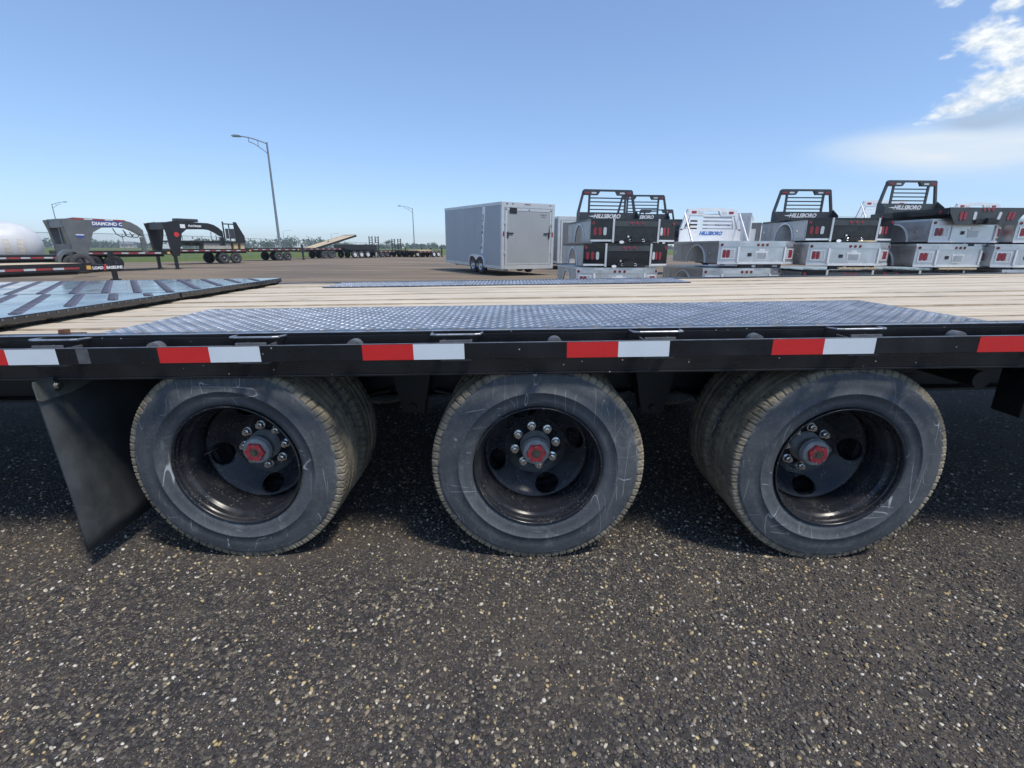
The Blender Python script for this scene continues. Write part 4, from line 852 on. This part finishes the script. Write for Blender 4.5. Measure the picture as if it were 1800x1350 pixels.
# flatbed carrying a black service deck
t = flatbed('flatbed_trailer', 'black tandem flatbed with grey wheels carrying a black truck deck on blocks', (-21.35, 33.61, 0), 58, 5.3, 2.4, 1.04, 2, 'black', ax=1.05, tongue=False)
c = thing('truck_deck', 'black truck deck with a slatted headboard lying on blocks on the tandem flatbed', 'truck deck', (-21.35, 33.61, 1.045), (0, 0, R(58)))
ob('deck', MB().box(-2.4, 2.35, .1, 2.0, .42, .55), M['bgblk'], c); b = MB()
for x in (-2.1, -1.5, -.9): b.box(x, x+.06, .05, 1.85, .20, .418)
ob('deck_rib', b, M['bgblk'], c)
hb2 = MB().box(.85, .93, .1, .16, .552, 1.9).box(1.65, 1.73, .1, .16, .552, 1.9).box(.93, 1.65, .1, .15, 1.70, 1.78).box(1.26, 1.32, .1, .15, .552, 1.70).prism([(1.73, .552), (2.35, .552), (2.35, .9), (1.85, 1.9), (1.73, 1.9)], .1, .14, 'y')
ob('headboard_frame', hb2, M['bgblk'], c); ob('headboard_panel', MB().box(1.00, 1.22, .112, .132, .72, 1.42).box(1.34, 1.62, .112, .132, .72, 1.42), M['rack'], c)
for x, w_, m, lab in ((-.6, 1.9, 'conc', 'long grey block under the middle of the black truck deck'), (1.5, .30, 'timber', 'left brown timber block under the headboard end of the truck deck'), (2.0, .28, 'timber', 'right brown timber block under the headboard end of the truck deck')):
    tag(ob('support_block', MB().box(0, w_, .2, .9, 0, .41), M[m], None, (-21.35+x*0.5299, 33.61+x*0.8480, 1.045), (0, 0, R(58)), .01), lab, 'block')
# the row running away to the right
t = flatbed('flatbed_trailer', 'black deckover flatbed with a pale wooden deck just right of the black truck deck', (-21.51, 42.82, 0), 58, 4.9, 2.4, 1.08, 2, 'black', ax=.8, group='trailers parked in the far row', jackx=.8)
t = flatbed('flatbed_trailer', 'black tandem flatbed parked in front of the raised wooden tilt deck', (-20.68, 51.99, 0), 58, 5.7, 2.4, 1.12, 2, 'black', ax=.6, group='trailers parked in the far row', jackx=.8)
tb = thing('tilt_deck_trailer', 'tilt trailer with its long wooden deck raised to the right behind the far row', 'trailer', (-24.15, 58.5, 0), (0, 0, R(58)))
a = R(-14.5); ob('tilt_deck', MB().box(0, 6.6, 0, 2.4, -.02, .05), M['wood2'], tb, (0, 0, 1.05), (0, a, 0)); ob('tilt_frame', MB().box(0, 6.6, -.03, -.001, -.16, .07).box(0, 6.6, 2.401, 2.43, -.16, .07).box(6.601, 6.66, -.03, 2.43, -.16, .09).box(0, 6.6, .7, .8, -.22, -.022), M['bgblk'], tb, (0, 0, 1.05), (0, a, 0))
ob('frame', MB().box(-1.5, 5.5, .3, 2.1, .62, .85), M['bgblk'], tb)
for k in range(2): bg_wheel(tb, 'black', (1.8+.88*k, .05, .39)); bg_wheel(tb, 'black', (1.8+.88*k, 2.35, .39), True)
ob('lift_cylinder', MB().cyl((1.2, 1.2, .85), (3.0, 1.2, 1.98), .06), M['bgrim'], tb)
def dump(label, loc, yaw):
    t = thing('dump_trailer', label, 'trailer', loc, (0, 0, R(yaw)), 'trailers parked in the far row')
    ob('box', MB().prism([(-2.2, .95), (2.1, .95), (2.3, 1.5), (-2.2, 1.5)], .1, 2.1, 'y'), M['bgblk'], t); ob('frame', MB().box(-2.3, 3.2, .5, .62, .62, .92).box(-2.3, 3.2, 1.6, 1.72, .62, .92), M['bgblk'], t)
    ob('fender', MB().box(-1.7, 1.3, -.22, .098, .90, .96), M['bgblk'], t); ob('hydraulic_box', MB().box(2.4, 2.95, .7, 1.5, .925, 1.5), M['bgblk'], t)
    for k in range(3): bg_wheel(t, 'white', (-1.15+.95*k, -.2, .40)); bg_wheel(t, 'white', (-1.15+.95*k, 2.4, .40), True)
    ob('jack', MB().box(3.0, 3.12, .95, 1.07, 0, 1.75), M['wrim'], t); return t
dump('black triple axle dump trailer with bright white wheels in the far row', (-17.62, 55.67, 0), 58)
def ramps(t, x, w, h, base):
    for y in (w*.12, w*.62):
        b = MB().box(x, x+.09, y, y+.07, base, base+h).box(x, x+.09, y+.55, y+.62, base, base+h)
        for k in range(6): b.box(x+.01, x+.08, y+.0705, y+.5495, base+.15+h*.155*k, base+.22+h*.155*k)
        ob('loading_ramp', b, M['bgblk'], t)
    return t
t = flatbed('equipment_trailer', 'black equipment trailer with two tall upright loading ramps in the far row', (-15.97, 60.5, 0), 58, 6.0, 2.2, .80, 3, 'black', group='trailers parked in the far row'); ramps(t, -1.0, 2.2, 1.75, .8)
t = flatbed('equipment_trailer', 'black equipment trailer with faint low ramps beyond the one with tall ramps', (-14.39, 64.5, 0), 58, 5.6, 2.2, .82, 2, 'black', group='trailers parked in the far row'); ramps(t, -.6, 2.2, 1.5, .82)
flatbed('flatbed_trailer', 'small flatbed with two white wheels near the end of the far row', (-12.61, 62.99, 0), 58, 5.0, 2.1, .84, 2, 'white', ax=.6, group='trailers parked in the far row', jackx=.9)
t = flatbed('flatbed_trailer', 'last low trailer with white wheels beside the silver trailer edge', (-10.69, 61.31, 0), 58, 4.4, 2.1, .80, 2, 'white', ax=1.4, group='trailers parked in the far row')
ob('deck_load', MB().box(-1.8, .6, .2, 1.9, .805, .92), M['wood2'], t)

# ------------------------------------------------------------------ white tank
t = thing('storage_tank', 'big white rounded tank with a ribbed lower half at the left edge', 'tank', (-26.9, 22.4, 1.25), (0, 0, R(45)))
prof = [(.001, 2.95), (.35, 2.9), (.70, 2.72), (.98, 2.35), (1.10, 1.9), (1.13, 1.2), (1.13, -3.5)]
b = MB().lathe(prof, 48); b.v = [(y, -x, z*(1.0 if z > 0 else 1.02)) for x, y, z in b.v]
ob('shell', b, M['tank'], t); b = MB()
for k in range(11): x = 2.2-.5*k; r = 1.135; b.prism([(r*math.cos(a)*-1, r*math.sin(a)) for a in np.linspace(R(14), R(-58), 8)]+[(-(r+.02)*math.cos(a), (r+.02)*math.sin(a)) for a in np.linspace(R(-58), R(14), 8)], x-.22, x-.0, 'x')
ob('rib_panel', b, M['tankt'], t); ob('cradle', MB().box(-3, 2, -.6, .6, -1.25, -1.0), M['conc'], t); ob('groove_band', MB().box(-.9, .1, -.99, -.97, .53, .56), M['tankt'], t)

# ------------------------------------------------------------------ light poles, fence, wires
def light_pole(label, x, y, h, arm, double=True):
    t = thing('street_lamp', label, 'street lamp', (x, y, 0), (0, 0, R(6)), 'tall lamp posts round the yard'); s = 1 if arm > 0 else -1
    ob('pole', MB().cyl((0, 0, 0), (0, 0, h), .13, .07, 14).cyl((0, 0, 0), (0, 0, .5), .2, .18, 14), M['galv'], t)
    p1 = [(arm*u, 0, h-.12+.55*math.sin(u*1.55)*1.0) for u in np.linspace(0, 1, 8)]; p2 = [(arm*.66*u, 0, h-.95+1.0*math.sin(u*1.3)) for u in np.linspace(0, 1, 7)]
    b = MB().tube(p1, .045, 8)
    if double: b.tube(p2+[(arm*.66, 0, p1[5][2])], .035, 8).cyl((arm*.33, 0, h-.4), (arm*.33, 0, h+.16), .025)
    ob('mast_arm', b, M['galv'], t); ob('lamp_head', MB().prism([(arm-s*.1, h+.36), (arm-s*.1, h+.52), (arm+s*.35, h+.55), (arm+s*.62, h+.47), (arm+s*.55, h+.38)], -.15, .15, 'y'), M['galv'], t, bev=.02); return t
light_pole('tallest lamp post with a truss arm reaching left above the trailers', -22.05, 45, 10.2, -2.3)
light_pole('lamp post with arm reaching left beside the silver enclosed trailer', -22.3, 110, 9.6, -2.6)
light_pole('lamp post rising behind the charcoal gooseneck with its arm to the right', -102.4, 110, 10.2, 2.6)
light_pole('distant short lamp post just right of the tallest one', -116.8, 250, 9.0, 3.5, False)
light_pole('distant lamp post above the low end of the wooden tilt deck', -92.4, 250, 7.6, 3.0, False)
fp = [(-62, 27), (-42, 32), (-35, 39), (-32.5, 47), (-33, 60), (-33, 75), (-33, 95), (-32, 125)]
F = thing('chain_link_fence', 'grey chain link fence with round posts behind the left row of trailers', 'fence')
pts = []; HF = 2.25
for (x0, y0), (x1, y1) in zip(fp, fp[1:]):
    n = max(1, round(math.hypot(x1-x0, y1-y0)/3.0)); pts += [(x0+(x1-x0)*i/n, y0+(y1-y0)*i/n) for i in range(n)]
pts.append(fp[-1])
pm = MB().cyl((0, 0, 0), (0, 0, HF), .03, .03, 8).mesh('fence_post', M['galv'])
for x, y in pts: ob('fence_post', pm, None, F, (x, y, 0))
b = MB()
for (x0, y0), (x1, y1) in zip(pts, pts[1:]): b.cyl((x0, y0, HF-.03), (x1, y1, HF-.03), .022, .022, 6)
ob('top_rail', b, M['galv'], F); b = MB(); HW = HF-.08
for (x0, y0), (x1, y1) in zip(pts, pts[1:]):
    n = 26; Lh = math.hypot(x1-x0, y1-y0); nz = HW/(Lh/n*2)
    for i in range(-int(HW/(Lh/n)), n):
        for s in (1, -1):
            u0, z0, u1, z1 = i/n, 0., i/n+HW/Lh, HW
            if u0 < 0: z0 = -u0*Lh; u0 = 0
            if u1 > 1: z1 = HW-(u1-1)*Lh; u1 = 1
            if s < 0: z0, z1 = HW-z0, HW-z1
            px = lambda u: (x0+(x1-x0)*u, y0+(y1-y0)*u)
            a_, c_ = px(u0), px(u1); b.add([(*a_, z0-.004), (*c_, z1-.004), (*c_, z1+.004), (*a_, z0+.004)], [(0, 1, 2, 3)])
o = ob('wire_mesh', b, M['galv'], F, fix=False); o['kind'] = 'stuff'
def wire(label, p0, p1, sag, r=.02):
    P = [Vector(p0).lerp(Vector(p1), u)-Vector((0, 0, sag*4*u*(1-u))) for u in np.linspace(0, 1, 24)]
    tag(ob('overhead_wire', MB().tube(P, r, 5), M['galv']), label, 'wire', 'overhead wires')
wire('upper thin overhead wire above the right stack', (40, 62, 5.2), (110, 66, 6.3), .5); wire('lower thin overhead wire just above the right stack', (40, 60, 3.6), (110, 62, 3.5), .4)

# ------------------------------------------------------------------ trees and far field
def leaf_cloud(b, centre, rad, n, size, g):
    for _ in range(n):
        d = g.normal(size=3); d /= np.linalg.norm(d); r = g.random()**.4
        p = np.array(centre)+d*np.array(rad)*r; u = g.normal(size=3); u /= np.linalg.norm(u); w = np.cross(u, g.normal(size=3)); w /= np.linalg.norm(w); s_ = size*g.uniform(.6, 1.3)
        b.add([p-u*s_, p+w*s_*.6, p+u*s_, p-w*s_*.6], [(0, 1, 2, 3)])
g = np.random.default_rng(4)
b = MB(); x = -640
while x < 640:
    yy = 520+60*math.sin(x*.006)+g.uniform(-25, 25); hgt = (6.5+2.0*math.sin(x*.021)+1.6*math.sin(x*.063+1))*g.uniform(.7, 1.25)*(.80 if x > -180 else 1.0)
    leaf_cloud(b, (x, yy, hgt*.5), (g.uniform(3, 5.5), 4, hgt*.55), 44, 1.15, g)
    x += g.uniform(1.3, 2.8)
o = ob('far_woods', b, M['leafm'], fix=False); o['kind'] = 'stuff'
def spruce(label, x, y, h, wide):
    t = thing('spruce_tree', label, 'tree', (x, y, 0), group='trees standing out of the far woods'); ob('trunk', MB().cyl((0, 0, 0), (0, 0, h*.9), .22, .04, 8), M['bark'], t); b = MB()
    for k in range(26):
        z = h*(.12+.88*k/25); r = wide*(1.03-(z/h))*g.uniform(.75, 1.15)
        for j in range(int(7+r*5)):
            a_ = g.uniform(0, 6.283); rr = r*g.uniform(.4, 1.0); b.add([(0, 0, z+.3), (rr*math.cos(a_-.25), rr*math.sin(a_-.25), z-.35*rr*.5), (rr*1.1*math.cos(a_), rr*1.1*math.sin(a_), z-.2*rr), (rr*math.cos(a_+.25), rr*math.sin(a_+.25), z-.35*rr*.5)], [(0, 1, 2, 3)])
    ob('crown', b, M['leafd'], t, fix=False)
def bushy(label, x, y, h, wide):
    t = thing('leafy_tree', label, 'tree', (x, y, 0), group='trees standing out of the far woods'); tr = MB().cyl((0, 0, 0), (0, 0, h*.6), .25, .1, 8).cyl((0, 0, h*.35), (wide*.5, 0, h*.7), .09, .04, 6).cyl((0, 0, h*.3), (-wide*.5, .3, h*.65), .09, .04, 6); ob('trunk', tr, M['bark'], t); b = MB()
    for _ in range(9): leaf_cloud(b, (g.uniform(-.6, .6)*wide, g.uniform(-.5, .5)*wide, h*g.uniform(.45, .85)), (wide*.5, wide*.5, h*.2), 42, .42*h/8, g)
    ob('crown', b, M['leafm'], t, fix=False)
spruce('tall pointed spruce seen under the charcoal gooseneck coupler', -337, 450, 14, 2.6); spruce('shorter spruce right of the tallest spruce', -322, 460, 10.5, 2.4)
spruce('spruce seen between the legs of the black gooseneck', -306, 450, 9.5, 2.2); spruce('slim spruce above the tall upright ramps', -118, 420, 8.0, 1.8)
bushy('round leafy tree above the wooden tilt deck foot', -164, 420, 7.5, 3.6); bushy('wide leafy tree beyond the equipment trailers with ramps', -96, 380, 6.8, 4.2); bushy('leafy tree left of the silver enclosed trailer', -66, 400, 5.6, 5.5); bushy('leafy tree behind the chain link fence near the tallest lamp post', -186, 400, 7.2, 4.0)
t = thing('farmhouse', 'small beige farmhouse in front of the far woods on the left', 'house', (-330, 420, 0), (0, 0, R(15))); ob('wall', MB().box(-5, 5, -3.5, 3.5, 0, 3.2), M['beige'], t); ob('roof', MB().prism([(-4.0, 3.202), (4.0, 3.202), (0, 5.2)], -5.3, 5.3, 'x'), M['roofg'], t)
for x in (-3, 0, 3): ob('window', MB().box(x-.6, x+.6, -3.56, -3.502, 1.1, 2.3), M['dark'], t)
t = thing('parked_van', 'white van parked far out on the grass under the gooseneck coupler', 'van', (-92, 130, 0), (0, 0, R(8))); ob('body', MB().prism([(-2.3, .4), (2.4, .4), (2.45, 1.0), (1.6, 1.15), (1.0, 1.75), (-2.2, 1.8)], 0, 1.8, 'y'), M['whiteskin'], t, bev=.08); ob('window', MB().prism([(-.1, 1.15), (1.45, 1.15), (.95, 1.62), (-.1, 1.65)], -.012, -.001, 'y'), M['dark'], t)
for x in (-1.5, 1.5): bg_wheel(t, 'small', (x, -.03, .34)); bg_wheel(t, 'small', (x, 1.83, .34), True)
for o in bpy.data.objects:                     # keep ‘structure’ tags off stray helper data
    if o.type == 'MESH' and o.parent is None and 'label' not in o and 'kind' not in o: o['kind'] = 'structure'

# ------------------------------------------------------------------ summer haze
hz = bpy.data.materials.new('haze_air'); hz.use_nodes = True; ht = hz.node_tree; ht.nodes.clear()
ho = ht.nodes.new('ShaderNodeOutputMaterial'); hv = ht.nodes.new('ShaderNodeVolumePrincipled'); ht.links.new(hv.outputs[0], ho.inputs['Volume'])
hv.inputs['Color'].default_value = (.86, .92, 1.0, 1); hv.inputs['Density'].default_value = HAZE; hv.inputs['Anisotropy'].default_value = .2
o = ob('haze', MB().box(-900, 900, -120, 900, -1.0, 22), hz); o['kind'] = 'stuff'
